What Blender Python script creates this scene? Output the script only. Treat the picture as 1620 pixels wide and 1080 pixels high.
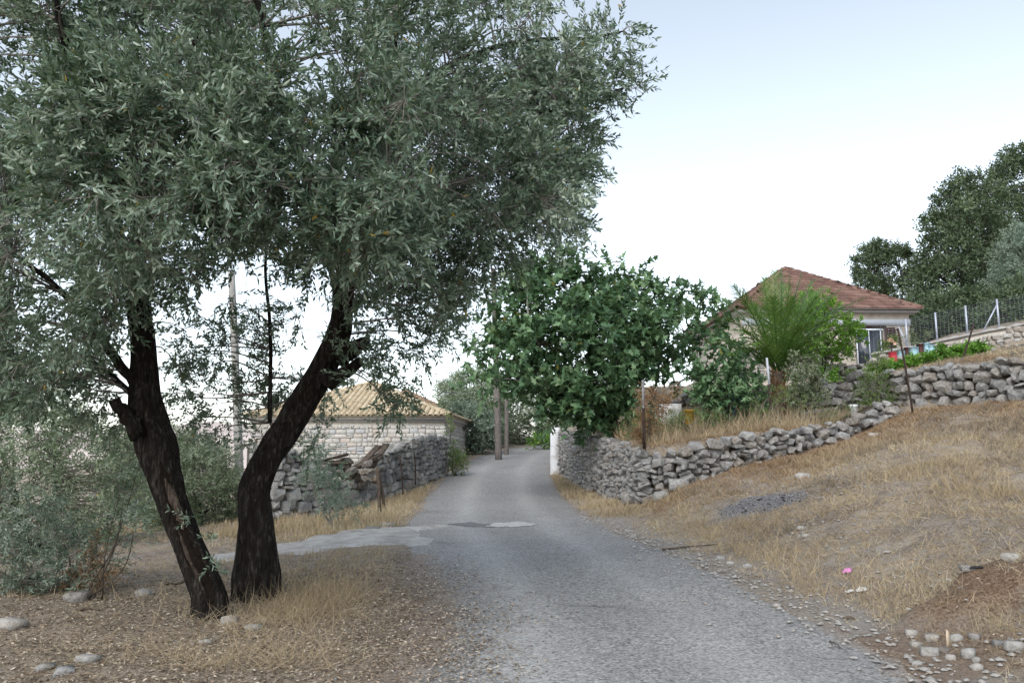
import bpy, math, random
import numpy as np
from mathutils import Vector, Matrix

random.seed(11)
rng = np.random.default_rng(11)
R = math.radians
for o in list(bpy.data.objects):
    bpy.data.objects.remove(o)
scene = bpy.context.scene
COL = scene.collection

# ------------------------------------------------------------------ camera
PITCH, FPX, CAMZ = R(8.0), 1240.0, 1.6
cam_d = bpy.data.cameras.new("camera")
cam = bpy.data.objects.new("camera", cam_d)
COL.objects.link(cam)
cam.location = (0, 0, CAMZ)
cam.rotation_euler = (math.pi / 2 + PITCH, 0, 0)
cam_d.sensor_width = 36
cam_d.lens = 36 * FPX / 1620
cam_d.clip_start, cam_d.clip_end = 0.05, 9000
scene.camera = cam

# ------------------------------------------------------------------ light
SUN_EL, SUN_AZ = R(42), R(205)          # azimuth from +Y, clockwise
world = bpy.data.worlds.new("World")
scene.world = world
world.use_nodes = True
wn = world.node_tree
wn.nodes.clear()
sky = wn.nodes.new("ShaderNodeTexSky")
sky.sky_type = 'NISHITA'
sky.sun_disc = False
sky.sun_elevation = SUN_EL
sky.sun_rotation = SUN_AZ
sky.air_density, sky.dust_density, sky.ozone_density = 1.0, 1.0, 1.0
hs = wn.nodes.new("ShaderNodeHueSaturation")
hs.inputs['Hue'].default_value = 0.488
hs.inputs['Saturation'].default_value = 0.45
bg = wn.nodes.new("ShaderNodeBackground")
bg.inputs['Strength'].default_value = 0.15
wo = wn.nodes.new("ShaderNodeOutputWorld")
wn.links.new(sky.outputs[0], hs.inputs['Color'])
wn.links.new(hs.outputs[0], bg.inputs['Color'])
wn.links.new(bg.outputs[0], wo.inputs['Surface'])

sun_d = bpy.data.lights.new("sun", 'SUN')
sun_d.energy = 0.9
sun_d.angle = R(40)
sun_d.color = (1.0, 0.96, 0.9)
sun = bpy.data.objects.new("sun", sun_d)
COL.objects.link(sun)
sdir = Vector((math.sin(SUN_AZ) * math.cos(SUN_EL), math.cos(SUN_AZ) * math.cos(SUN_EL), math.sin(SUN_EL)))
sun.rotation_euler = sdir.to_track_quat('Z', 'Y').to_euler()

vs = scene.view_settings
vs.view_transform, vs.look, vs.gamma = 'Standard', 'None', 1.0
vs.use_curve_mapping = False
vs.exposure = 1.0
scene.render.engine = 'CYCLES'
scene.cycles.max_bounces = 6
scene.cycles.diffuse_bounces = 3
scene.cycles.glossy_bounces = 2
scene.cycles.transmission_bounces = 4
scene.cycles.transparent_max_bounces = 6
scene.cycles.caustics_reflective = False
scene.cycles.caustics_refractive = False
scene.cycles.use_denoising = True

# ------------------------------------------------------------------ helpers
def P(px, py, d):
    """photo pixel + forward distance -> world point"""
    u, v = (px - 810) / FPX, (540 - py) / FPX
    Y = math.cos(PITCH) - v * math.sin(PITCH)
    Z = math.sin(PITCH) + v * math.cos(PITCH)
    s = d / Y
    return np.array((u * s, d, CAMZ + Z * s))

def tag(o, label=None, cat=None, group=None, kind=None):
    if label: o["label"] = label
    if cat: o["category"] = cat
    if group: o["group"] = group
    if kind: o["kind"] = kind
    return o

def empty(name, loc, label=None, cat=None, group=None, rz=0.0):
    o = bpy.data.objects.new(name, None)
    o.empty_display_size = 0.2
    o.location = tuple(float(c) for c in loc)
    o.rotation_euler = (0, 0, rz)
    COL.objects.link(o)
    return tag(o, label, cat, group)

def link_mesh(name, me, mat, parent=None, world=True):
    o = bpy.data.objects.new(name, me)
    if mat is not None and len(me.materials) == 0:
        me.materials.append(mat)
    COL.objects.link(o)
    if parent is not None:
        o.parent = parent
        if world:
            # every parent chain here is pure translation / rotation of at most two levels
            M = Matrix.Identity(4)
            q = parent
            while q is not None:
                M = q.matrix_parent_inverse @ Matrix.LocRotScale(q.location, q.rotation_euler, q.scale) @ M if q.parent is None else \
                    (q.matrix_parent_inverse @ Matrix.LocRotScale(q.location, q.rotation_euler, q.scale)) @ M
                q = q.parent
            o.matrix_parent_inverse = M.inverted()
    return o

def np_mesh(name, V, F, mat, parent=None, smooth=False, attrs=None, world=True):
    """F: (m,k) int array or list of such arrays"""
    me = bpy.data.meshes.new(name)
    V = np.asarray(V, dtype=np.float32)
    Fs = F if isinstance(F, list) else [F]
    Fs = [np.asarray(f, dtype=np.int32) for f in Fs if len(f)]
    loops = np.concatenate([f.ravel() for f in Fs])
    sizes = np.concatenate([np.full(len(f), f.shape[1], dtype=np.int32) for f in Fs])
    starts = np.concatenate(([0], np.cumsum(sizes)[:-1])).astype(np.int32)
    me.vertices.add(len(V)); me.vertices.foreach_set("co", V.ravel())
    me.loops.add(len(loops)); me.loops.foreach_set("vertex_index", loops)
    me.polygons.add(len(sizes)); me.polygons.foreach_set("loop_start", starts)
    me.polygons.foreach_set("loop_total", sizes)
    if smooth:
        me.polygons.foreach_set("use_smooth", np.ones(len(sizes), dtype=bool))
    if attrs:
        for k, a in attrs.items():
            at = me.attributes.new(k, 'FLOAT', 'POINT')
            at.data.foreach_set("value", np.asarray(a, dtype=np.float32))
    me.update(calc_edges=True)
    return link_mesh(name, me, mat, parent, world)

class MB:
    def __init__(s): s.V, s.F, s.n = [], {}, 0
    def add(s, V, F):
        V = np.asarray(V, float).reshape(-1, 3)
        for f in F:
            s.F.setdefault(len(f), []).append([i + s.n for i in f])
        s.V.append(V); s.n += len(V); return s
    def box(s, c, size, M=None):
        c = np.asarray(c, float); h = np.asarray(size, float) / 2
        v = np.array([(x, y, z) for x in (-1, 1) for y in (-1, 1) for z in (-1, 1)]) * h
        if M is not None: v = v @ np.asarray(M).T
        return s.add(v + c, [(0, 1, 3, 2), (4, 6, 7, 5), (0, 4, 5, 1), (2, 3, 7, 6), (0, 2, 6, 4), (1, 5, 7, 3)])
    def tube(s, pts, rad, sides=6, cap=True, rough=0.0):
        V, F = tube(pts, rad, sides, cap, rough)
        return s.add(V, F)
    def build(s, name, mat, parent=None, smooth=False, world=True):
        return np_mesh(name, np.concatenate(s.V), [np.array(f) for f in s.F.values()], mat, parent, smooth, None, world)

def norm(a):
    a = np.asarray(a, float)
    return a / (np.linalg.norm(a, axis=-1, keepdims=True) + 1e-9)

def tube(pts, rad, sides=6, cap=True, rough=0.0):
    pts = np.asarray(pts, float); n = len(pts)
    rad = np.broadcast_to(np.asarray(rad, float), (n,)) if np.ndim(rad) else np.full(n, rad)
    T = norm(np.gradient(pts, axis=0))
    ref = np.array((0.13, 1.0, 0.07)) if abs(T[0][1]) < .8 else np.array((1., 0.1, 0))
    U = norm(np.cross(T, ref)); W = np.cross(T, U)
    th = np.arange(sides) * 2 * math.pi / sides
    r = rad[:, None] * (1 + rough * rng.uniform(-1, 1, (n, sides)))
    V = pts[:, None] + (np.cos(th)[None, :, None] * U[:, None] + np.sin(th)[None, :, None] * W[:, None]) * r[..., None]
    F = []
    for i in range(n - 1):
        for k in range(sides):
            a, b = i * sides + k, i * sides + (k + 1) % sides
            F.append((a, b, b + sides, a + sides))
    V = V.reshape(-1, 3)
    if cap:
        F.append(tuple(range(sides))[::-1]); F.append(tuple((n - 1) * sides + k for k in range(sides)))
    return V, F

def smooth_path(pts, n):
    """Catmull-Rom through points"""
    p = np.asarray(pts, float)
    p = np.vstack([2 * p[0] - p[1], p, 2 * p[-1] - p[-2]])
    m = len(p) - 3
    out = []
    for t in np.linspace(0, m - 1e-6, n):
        i = int(t); f = t - i
        a, b, c, d = p[i], p[i + 1], p[i + 2], p[i + 3]
        out.append(.5 * ((2 * b) + (-a + c) * f + (2 * a - 5 * b + 4 * c - d) * f * f + (-a + 3 * b - 3 * c + d) * f ** 3))
    return np.array(out)

def vnoise(x, y, seed=0):
    x = np.asarray(x, float); y = np.asarray(y, float)
    xi, yi = np.floor(x).astype(np.int64), np.floor(y).astype(np.int64)
    fx, fy = x - xi, y - yi
    fx, fy = fx * fx * (3 - 2 * fx), fy * fy * (3 - 2 * fy)
    def h(a, b):
        n = (a * 374761393 + b * 668265263 + seed * 1442695041) & 0x7fffffff
        n = ((n ^ (n >> 13)) * 1274126177) & 0x7fffffff
        n = (n ^ (n >> 16)) & 0xffff
        return n / 65535.0
    return (h(xi, yi) * (1 - fx) * (1 - fy) + h(xi + 1, yi) * fx * (1 - fy) + h(xi, yi + 1) * (1 - fx) * fy + h(xi + 1, yi + 1) * fx * fy) * 2 - 1

def fbm(x, y, seed=0, o=4):
    return sum(vnoise(x * 2 ** i, y * 2 ** i, seed + i) / 2 ** i for i in range(o)) / 1.6

def sstep(a, b, x):
    t = np.clip((x - a) / (b - a), 0, 1)
    return t * t * (3 - 2 * t)

# ------------------------------------------------------------------ materials
def mat_new(name):
    m = bpy.data.materials.new(name); m.use_nodes = True
    nt = m.node_tree; nt.nodes.clear()
    out = nt.nodes.new("ShaderNodeOutputMaterial")
    b = nt.nodes.new("ShaderNodeBsdfPrincipled")
    b.inputs['Specular IOR Level'].default_value = 0.25
    nt.links.new(b.outputs[0], out.inputs['Surface'])
    return m, nt, b, out

def N(nt, t, **kw):
    n = nt.nodes.new(t)
    for k, v in kw.items():
        if k in n.inputs: n.inputs[k].default_value = v
        else: setattr(n, k, v)
    return n

def ramp(nt, fac, stops, interp='LINEAR'):
    r = nt.nodes.new("ShaderNodeValToRGB"); r.color_ramp.interpolation = interp
    while len(r.color_ramp.elements) < len(stops): r.color_ramp.elements.new(0.5)
    for e, (p, c) in zip(r.color_ramp.elements, stops):
        e.position = p; e.color = (*c, 1) if len(c) == 3 else c
    nt.links.new(fac, r.inputs[0]); return r.outputs[0]

def mix(nt, fac, a, b, mode='MIX'):
    m = nt.nodes.new("ShaderNodeMix"); m.data_type = 'RGBA'; m.blend_type = mode
    for s, v in ((0, fac), (6, a), (7, b)):
        if isinstance(v, (int, float)): m.inputs[s].default_value = v
        elif isinstance(v, tuple): m.inputs[s].default_value = (*v, 1)
        else: nt.links.new(v, m.inputs[s])
    return m.outputs[2]

def math_n(nt, op, a, b=None):
    m = nt.nodes.new("ShaderNodeMath"); m.operation = op
    for i, v in enumerate((a, b)):
        if v is None: continue
        if isinstance(v, (int, float)): m.inputs[i].default_value = v
        else: nt.links.new(v, m.inputs[i])
    return m.outputs[0]

def noise(nt, scale, detail=4, rough=.6, coord=None, dist=0.0):
    n = N(nt, "ShaderNodeTexNoise", Scale=scale, Detail=detail, Roughness=rough, Distortion=dist)
    if coord is not None: nt.links.new(coord, n.inputs['Vector'])
    return n.outputs['Fac']

def geo_pos(nt): return nt.nodes.new("ShaderNodeNewGeometry").outputs['Position']
def obj_co(nt): return nt.nodes.new("ShaderNodeTexCoord").outputs['Object']

def bump(nt, b, h, strength=.5, dist=.02):
    n = nt.nodes.new("ShaderNodeBump"); n.inputs['Strength'].default_value = strength
    n.inputs['Distance'].default_value = dist
    nt.links.new(h, n.inputs['Height']); nt.links.new(n.outputs[0], b.inputs['Normal'])

def leaf_mat(name, stops, trans=0.3, rough=.5, spec=.3):
    m, nt, b, out = mat_new(name)
    a = nt.nodes.new("ShaderNodeAttribute"); a.attribute_name = "rnd"
    c = ramp(nt, a.outputs['Fac'], stops)
    nt.links.new(c, b.inputs['Base Color'])
    b.inputs['Roughness'].default_value = rough
    b.inputs['Specular IOR Level'].default_value = spec
    t = nt.nodes.new("ShaderNodeBsdfTranslucent"); nt.links.new(mix(nt, .35, c, (.25, .32, .05), 'MIX'), t.inputs['Color'])
    ms = nt.nodes.new("ShaderNodeMixShader"); ms.inputs[0].default_value = trans
    nt.links.new(b.outputs[0], ms.inputs[1]); nt.links.new(t.outputs[0], ms.inputs[2])
    nt.links.new(ms.outputs[0], out.inputs['Surface'])
    return m

def plain(name, col, rough=.7, var=.25, scale=6, spec=.25, metal=0, bmp=.2, bscale=40, dirt=None):
    m, nt, b, out = mat_new(name)
    co = obj_co(nt)
    f = noise(nt, scale, 5, .65, co)
    lo = tuple(c * (1 - var) for c in col); hi = tuple(min(1, c * (1 + var)) for c in col)
    c = ramp(nt, f, [(.3, lo), (.7, hi)])
    if dirt:
        c = mix(nt, ramp(nt, noise(nt, scale * .6, 6, .7, co), [(.5, (0, 0, 0)), (.68, (1, 1, 1))]), c, dirt)
    nt.links.new(c, b.inputs['Base Color'])
    b.inputs['Roughness'].default_value = rough; b.inputs['Metallic'].default_value = metal
    b.inputs['Specular IOR Level'].default_value = spec
    if bmp: bump(nt, b, noise(nt, bscale, 4, .6, co), bmp, .01)
    return m

def stone_mat(name, stops, lich=.5, scale=1.0, stain=None):
    """per-stone tone from object random (single stones) or the attribute rnd (joined ones)"""
    m, nt, b, out = mat_new(name)
    oi = nt.nodes.new("ShaderNodeObjectInfo")
    a = nt.nodes.new("ShaderNodeAttribute"); a.attribute_name = "rnd"
    f = math_n(nt, 'FRACT', math_n(nt, 'ADD', oi.outputs['Random'], a.outputs['Fac']))
    pos = geo_pos(nt)
    base = ramp(nt, f, stops)
    n1 = noise(nt, 9 * scale, 6, .7, pos, .4)
    c = mix(nt, math_n(nt, 'MULTIPLY', ramp(nt, n1, [(.38, (0, 0, 0)), (.66, (1, 1, 1))]), .75), base, mix(nt, .65, base, (.55, .54, .52)))
    n2 = noise(nt, 22 * scale, 5, .75, pos)
    c = mix(nt, math_n(nt, 'MULTIPLY', ramp(nt, n2, [(.5, (0, 0, 0)), (.64, (1, 1, 1))]), lich), c, (.05, .048, .043))
    if stain:
        n3 = noise(nt, 1.3, 4, .6, pos)
        c = mix(nt, ramp(nt, n3, [(.5, (0, 0, 0)), (.6, (.8, .8, .8))]), c, stain)
    nt.links.new(c, b.inputs['Base Color'])
    b.inputs['Roughness'].default_value = .9; b.inputs['Specular IOR Level'].default_value = .15
    h = math_n(nt, 'ADD', noise(nt, 14 * scale, 8, .72, pos), math_n(nt, 'MULTIPLY', noise(nt, 60, 4, .6, pos), .3))
    bump(nt, b, h, .9, .035)
    return m

M = {}
M['bark'], nt, b, _ = mat_new("olive_bark")
pos = geo_pos(nt)
mp = N(nt, "ShaderNodeMapping"); mp.inputs['Scale'].default_value = (1, 1, .22)
nt.links.new(pos, mp.inputs['Vector'])
f1 = noise(nt, 24, 8, .72, mp.outputs[0], .8)
f2 = noise(nt, 5, 5, .6, pos)
vo = N(nt, "ShaderNodeTexVoronoi", Scale=26.0); vo.feature = 'DISTANCE_TO_EDGE'
nt.links.new(mp.outputs[0], vo.inputs['Vector'])
c = ramp(nt, f1, [(.3, (.006, .005, .004)), (.52, (.026, .022, .019)), (.70, (.12, .11, .098))])
c = mix(nt, ramp(nt, f2, [(.4, (0, 0, 0)), (.75, (.7, .7, .7))]), c, (.016, .012, .009))
nt.links.new(c, b.inputs['Base Color']); b.inputs['Roughness'].default_value = .95
b.inputs['Specular IOR Level'].default_value = .1
bump(nt, b, math_n(nt, 'ADD', f1, math_n(nt, 'MULTIPLY', vo.outputs['Distance'], 1.2)), 1.0, .05)

M['twig'] = plain("twig_bark", (.21, .195, .175), .9, .4, 12, .1)
M['bark_far'] = plain("grey_bark", (.075, .062, .05), .95, .4, 8, .1)
M['deadwood'], nt, b, _ = mat_new("bare_wood")
pos = geo_pos(nt); mp = N(nt, "ShaderNodeMapping"); mp.inputs['Scale'].default_value = (1, 1, .12)
nt.links.new(pos, mp.inputs['Vector']); f1 = noise(nt, 30, 6, .7, mp.outputs[0], .5)
nt.links.new(ramp(nt, f1, [(.35, (.012, .009, .007)), (.52, (.055, .040, .031)), (.72, (.19, .15, .115))]), b.inputs['Base Color'])
b.inputs['Roughness'].default_value = .9; bump(nt, b, f1, .8, .02)

M['hollow_shade'] = plain("painted_hollow_shade", (.012, .009, .007), 1, .4, 20, .05, 0, .8, 40)  # near-black colour stands for the shade inside the trunk's split
M['pale_wood'] = plain("pale_split_wood", (.52, .42, .31), .8, .15, 12, .2)
M['olive'] = leaf_mat("olive_leaf", [(0, (.045, .085, .055)), (.4, (.135, .20, .138)), (.75, (.26, .335, .255)), (.985, (.46, .53, .43)), (.996, (.42, .30, .06)), (1, (.5, .33, .05))], .24, .42, .4)
M['olive_far'] = leaf_mat("olive_leaf_pale", [(0, (.09, .125, .07)), (.5, (.20, .255, .16)), (1, (.36, .41, .29))], .2, .5, .3)
M['olive_sucker'] = leaf_mat("olive_leaf_blue", [(0, (.075, .12, .085)), (.5, (.17, .235, .175)), (1, (.34, .40, .32))], .2, .45, .4)
M['fig'] = leaf_mat("fig_leaf", [(0, (.035, .08, .04)), (.5, (.095, .185, .088)), (.85, (.17, .285, .14)), (.985, (.28, .40, .22)), (.996, (.25, .33, .13)), (1, (.36, .32, .08))], .3, .5, .35)
M['palm'] = leaf_mat("palm_leaflet", [(0, (.045, .105, .022)), (.5, (.11, .21, .042)), (1, (.24, .36, .10))], .25, .4, .45)
M['lime'] = leaf_mat("citrus_leaf", [(0, (.05, .13, .012)), (.5, (.11, .26, .022)), (1, (.22, .40, .045))], .35, .4, .4)
M['oak'] = leaf_mat("dark_oak_leaf", [(0, (.03, .05, .025)), (.5, (.075, .11, .058)), (1, (.15, .20, .11))], .15, .5, .3)
M['weed'] = leaf_mat("weed_leaf", [(0, (.05, .09, .025)), (.5, (.12, .19, .055)), (1, (.25, .31, .12))], .3, .5, .3)
M['veg'] = leaf_mat("vegetable_leaf", [(0, (.06, .16, .02)), (.5, (.13, .29, .04)), (1, (.25, .42, .08))], .35, .5, .3)
M['bramble'] = leaf_mat("bramble_leaf", [(0, (.08, .11, .06)), (.5, (.17, .21, .12)), (1, (.34, .37, .26))], .25, .5, .3)
M['dryleaf'] = leaf_mat("dry_vine_leaf", [(0, (.13, .07, .035)), (.5, (.30, .175, .095)), (1, (.46, .31, .19))], .25, .7, .1)
M['straw'] = leaf_mat("dry_grass_blade", [(0, (.17, .12, .075)), (.35, (.36, .275, .18)), (.75, (.55, .44, .295)), (1, (.68, .59, .44))], .25, .7, .15)
M['straw_red'] = leaf_mat("russet_grass_blade", [(0, (.15, .085, .05)), (.5, (.34, .215, .13)), (1, (.5, .38, .25))], .25, .7, .15)
M['dead_weed'] = leaf_mat("grey_dead_weed", [(0, (.10, .08, .065)), (.5, (.23, .185, .145)), (1, (.42, .36, .29))], .2, .8, .1)
M['litter'] = leaf_mat("leaf_litter_flake", [(0, (.08, .058, .042)), (.4, (.23, .17, .12)), (.75, (.42, .335, .245)), (1, (.64, .57, .47))], .05, .8, .1)

FIELD = [(0, (.105, .105, .105)), (.25, (.19, .187, .182)), (.5, (.255, .25, .245)), (.75, (.20, .17, .142)), (1, (.33, .327, .32))]
M['field'] = stone_mat("field_stone", FIELD, .55)
M['pale_stone'] = stone_mat("pale_limestone", [(0, (.28, .27, .25)), (.5, (.42, .40, .37)), (1, (.36, .31, .26))], .35)
M['ruin'] = stone_mat("weathered_ruin_stone", [(0, (.21, .21, .20)), (.4, (.31, .30, .285)), (.7, (.40, .39, .365)), (1, (.34, .29, .24))], .5, 1, (.15, .15, .15))
M['timber_stone'] = stone_mat("brown_rubble", [(0, (.07, .055, .042)), (.5, (.13, .10, .075)), (1, (.20, .155, .115))], .5)
M['ashlar'] = stone_mat("cut_house_stone", [(0, (.42, .40, .365)), (.3, (.52, .50, .465)), (.55, (.39, .405, .42)), (.8, (.48, .41, .345)), (1, (.55, .525, .485))], .12)
M['earth_core'] = plain("wall_earth", (.075, .06, .045), .95, .4, 9, .1, 0, .5, 30)
M['mortar'] = plain("pale_mortar", (.50, .47, .42), .95, .18, 7, .1, 0, .5, 50)
M['ruin_mortar'] = plain("grey_old_mortar", (.20, .185, .165), .95, .35, 5, .1, 0, .6, 40)
M['whitewash'] = plain("white_paint", (.74, .75, .76), .8, .06, 5, .2, 0, .4, 25, dirt=(.42, .39, .35))

def tile_mat(name, stops):
    m, nt, b, out = mat_new(name)
    oi = nt.nodes.new("ShaderNodeObjectInfo"); a = nt.nodes.new("ShaderNodeAttribute"); a.attribute_name = "rnd"
    f = math_n(nt, 'FRACT', math_n(nt, 'ADD', oi.outputs['Random'], a.outputs['Fac']))
    pos = geo_pos(nt)
    c = ramp(nt, f, stops)
    c = mix(nt, math_n(nt, 'MULTIPLY', ramp(nt, noise(nt, 5, 6, .7, pos), [(.45, (0, 0, 0)), (.7, (1, 1, 1))]), .5), c, (.16, .13, .10))
    nt.links.new(c, b.inputs['Base Color']); b.inputs['Roughness'].default_value = .85
    bump(nt, b, noise(nt, 40, 4, .6, pos), .3, .01)
    return m
M['tile_buff'] = tile_mat("buff_roof_tile", [(0, (.38, .305, .20)), (.5, (.48, .395, .27)), (1, (.56, .48, .35))])
M['tile_brown'] = tile_mat("brown_roof_tile", [(0, (.22, .14, .09)), (.5, (.30, .20, .13)), (1, (.37, .27, .19))])
M['tile_red'] = tile_mat("red_roof_tile", [(0, (.11, .062, .052)), (.5, (.165, .09, .074)), (1, (.23, .14, .115))])
M['cement'] = plain("grey_cement", (.36, .35, .34), .9, .15, 5, .15, 0, .3, 30)
M['plaster'] = plain("cream_plaster", (.56, .50, .43), .92, .14, 4, .15, 0, .5, 22, dirt=(.44, .39, .34))
M['blueband'] = plain("pale_blue_band", (.50, .53, .58), .85, .06, 5, .2)
M['shutter'] = plain("brown_shutter_paint", (.045, .022, .018), .5, .2, 8, .4)
M['white_frame'] = plain("white_window_frame", (.68, .72, .78), .4, .04, 5, .4)
M['glass'] = plain("dark_window_glass", (.035, .042, .055), .08, .1, 3, .6, 0, 0)
M['wood_pole'] = plain("weathered_pole_wood", (.16, .142, .13), .9, .3, 10, .1, 0, .5, 30)
M['pole_grey'] = plain("grey_pole_wood", (.33, .32, .30), .9, .2, 10, .1, 0, .5, 30)
M['rust'] = plain("rusty_iron", (.05, .033, .028), .85, .4, 14, .3, .2, .4, 60)
M['galv'] = plain("galvanised_steel", (.42, .45, .52), .45, .12, 9, .5, .4, .1, 40)
M['galv_old'] = plain("weathered_pipe", (.20, .195, .20), .7, .3, 12, .3, .2, .2, 40)
M['wire'] = plain("grey_wire", (.20, .22, .24), .6, .1, 9, .4, .3, 0)
M['timber'] = plain("rotten_timber", (.10, .078, .062), .95, .45, 9, .1, 0, .6, 30)
M['tin_blue'] = plain("pale_blue_tin", (.36, .58, .66), .5, .15, 9, .4, .0, .1, 30, dirt=(.55, .58, .56))
M['tin_brown'] = plain("brown_tin", (.10, .035, .03), .5, .2, 9, .4)
M['tin_red'] = plain("red_white_tin", (.52, .05, .07), .5, .15, 5, .4, 0, .1, 30, dirt=(.65, .58, .56))
M['yellow_pot'] = plain("ochre_plastic", (.30, .17, .02), .6, .12, 7, .4)
M['blue_plastic'] = plain("blue_plastic", (.03, .13, .46), .5, .15, 7, .4)
M['white_plastic'] = plain("white_plastic", (.72, .73, .74), .5, .06, 7, .4)
M['pink'] = plain("pink_wrapper_foil", (.62, .22, .48), .35, .3, 20, .5, 0, .4, 40)
M['paper'] = plain("dirty_paper", (.62, .62, .60), .8, .1, 20, .2, 0, .4, 40)
M['charcoal'] = plain("charcoal", (.03, .03, .032), .95, .5, 20, .1, 0, .5, 40)
M['rose'] = plain("rose_petal", (.62, .40, .30), .6, .15, 20, .2)

# ground
M['ground'], nt, b, _ = mat_new("dry_ground")
pos = geo_pos(nt)
def attr(nt, n):
    a = nt.nodes.new("ShaderNodeAttribute"); a.attribute_name = n; return a.outputs['Fac']
nA, nB, nC, nD = noise(nt, 1.1, 6, .65, pos), noise(nt, 7, 6, .7, pos), noise(nt, 38, 5, .75, pos), noise(nt, 130, 3, .7, pos)
straw = ramp(nt, nC, [(.32, (.10, .075, .05)), (.48, (.33, .26, .18)), (.64, (.54, .46, .35))])
dirt = ramp(nt, nC, [(.32, (.09, .068, .05)), (.5, (.25, .20, .155)), (.66, (.45, .40, .34))])
grav = ramp(nt, nD, [(.35, (.20, .18, .16)), (.55, (.42, .39, .36)), (.7, (.58, .56, .53))])
c = mix(nt, ramp(nt, nA, [(.42, (0, 0, 0)), (.58, (1, 1, 1))]), straw, dirt)
nE = noise(nt, 2.6, 5, .7, pos, .6)
c = mix(nt, math_n(nt, 'MULTIPLY', ramp(nt, nE, [(.52, (0, 0, 0)), (.64, (1, 1, 1))]), .55), c, mix(nt, .5, c, (.12, .09, .072)))
c = mix(nt, math_n(nt, 'MULTIPLY', ramp(nt, nE, [(.36, (1, 1, 1)), (.46, (0, 0, 0))]), .55), c, mix(nt, .5, c, (.60, .54, .46)))
gm = math_n(nt, 'MULTIPLY', ramp(nt, nB, [(.5, (0, 0, 0)), (.62, (1, 1, 1))]), .7)
c = mix(nt, gm, c, grav)
c = mix(nt, attr(nt, 'gravel'), c, grav)
lit = ramp(nt, nC, [(.32, (.12, .092, .068)), (.48, (.32, .255, .19)), (.64, (.54, .465, .375))])
c = mix(nt, attr(nt, 'litter'), c, lit)
red = ramp(nt, nC, [(.32, (.08, .045, .028)), (.5, (.23, .14, .085)), (.66, (.40, .29, .19))])
c = mix(nt, attr(nt, 'redsoil'), c, red)
gre = ramp(nt, nC, [(.3, (.06, .05, .042)), (.5, (.13, .115, .10)), (.7, (.24, .22, .20))])
c = mix(nt, attr(nt, 'tilled'), c, gre)
ash = ramp(nt, nC, [(.34, (.03, .03, .033)), (.5, (.14, .14, .15)), (.62, (.46, .46, .47))])
c = mix(nt, attr(nt, 'burn'), c, ash)
nt.links.new(c, b.inputs['Base Color']); b.inputs['Roughness'].default_value = .97
b.inputs['Specular IOR Level'].default_value = .1
bump(nt, b, math_n(nt, 'ADD', nC, math_n(nt, 'MULTIPLY', nD, .5)), .9, .04)

M['asphalt'], nt, b, _ = mat_new("worn_asphalt")
pos = geo_pos(nt)
vo = N(nt, "ShaderNodeTexVoronoi", Scale=48.0); nt.links.new(pos, vo.inputs['Vector'])
sp = nt.nodes.new("ShaderNodeSeparateColor"); nt.links.new(vo.outputs['Color'], sp.inputs[0])
n1, n2, n3 = noise(nt, .7, 5, .6, pos), noise(nt, 5, 6, .7, pos), noise(nt, 45, 4, .8, pos)
agg = ramp(nt, sp.outputs[0], [(0, (.10, .098, .094)), (.2, (.235, .23, .222)), (.6, (.335, .328, .315)), (1, (.47, .462, .445))])
c = mix(nt, math_n(nt, 'MULTIPLY', ramp(nt, n3, [(.42, (1, 1, 1)), (.56, (0, 0, 0))]), .55), agg, (.085, .085, .088))
c = mix(nt, math_n(nt, 'MULTIPLY', ramp(nt, n1, [(.42, (0, 0, 0)), (.6, (1, 1, 1))]), .5), c, mix(nt, .55, agg, (.14, .137, .132)))
c = mix(nt, math_n(nt, 'MULTIPLY', ramp(nt, n2, [(.5, (0, 0, 0)), (.7, (1, 1, 1))]), .35), c, (.19, .185, .18))
c = mix(nt, math_n(nt, 'MULTIPLY', attr(nt, 'wheel'), .6), c, mix(nt, .5, agg, (.50, .495, .48)))
vk = N(nt, "ShaderNodeTexVoronoi", Scale=.55); vk.feature = 'DISTANCE_TO_EDGE'
wv = N(nt, "ShaderNodeVectorMath"); wv.operation = 'ADD'
nz = N(nt, "ShaderNodeTexNoise", Scale=2.5, Detail=4.0); nt.links.new(pos, nz.inputs['Vector'])
nt.links.new(pos, wv.inputs[0]); nt.links.new(nz.outputs['Color'], wv.inputs[1]); nt.links.new(wv.outputs[0], vk.inputs['Vector'])
crack = math_n(nt, 'MULTIPLY', ramp(nt, vk.outputs['Distance'], [(0, (1, 1, 1)), (.016, (0, 0, 0))]), ramp(nt, n1, [(.55, (0, 0, 0)), (.6, (.6, .6, .6))]))
c = mix(nt, crack, c, (.06, .058, .055))
dmask = ramp(nt, math_n(nt, 'ADD', attr(nt, 'dust'), math_n(nt, 'MULTIPLY', math_n(nt, 'SUBTRACT', n2, .5), .9)), [(.42, (0, 0, 0)), (.75, (1, 1, 1))])
c = mix(nt, math_n(nt, 'MULTIPLY', dmask, .85), c, ramp(nt, n3, [(.38, (.09, .068, .052)), (.5, (.22, .175, .14)), (.62, (.40, .34, .28))]))
nt.links.new(c, b.inputs['Base Color']); b.inputs['Roughness'].default_value = .88
b.inputs['Specular IOR Level'].default_value = .2
bump(nt, b, math_n(nt, 'SUBTRACT', sp.outputs[0], crack), .55, .012)

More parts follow.
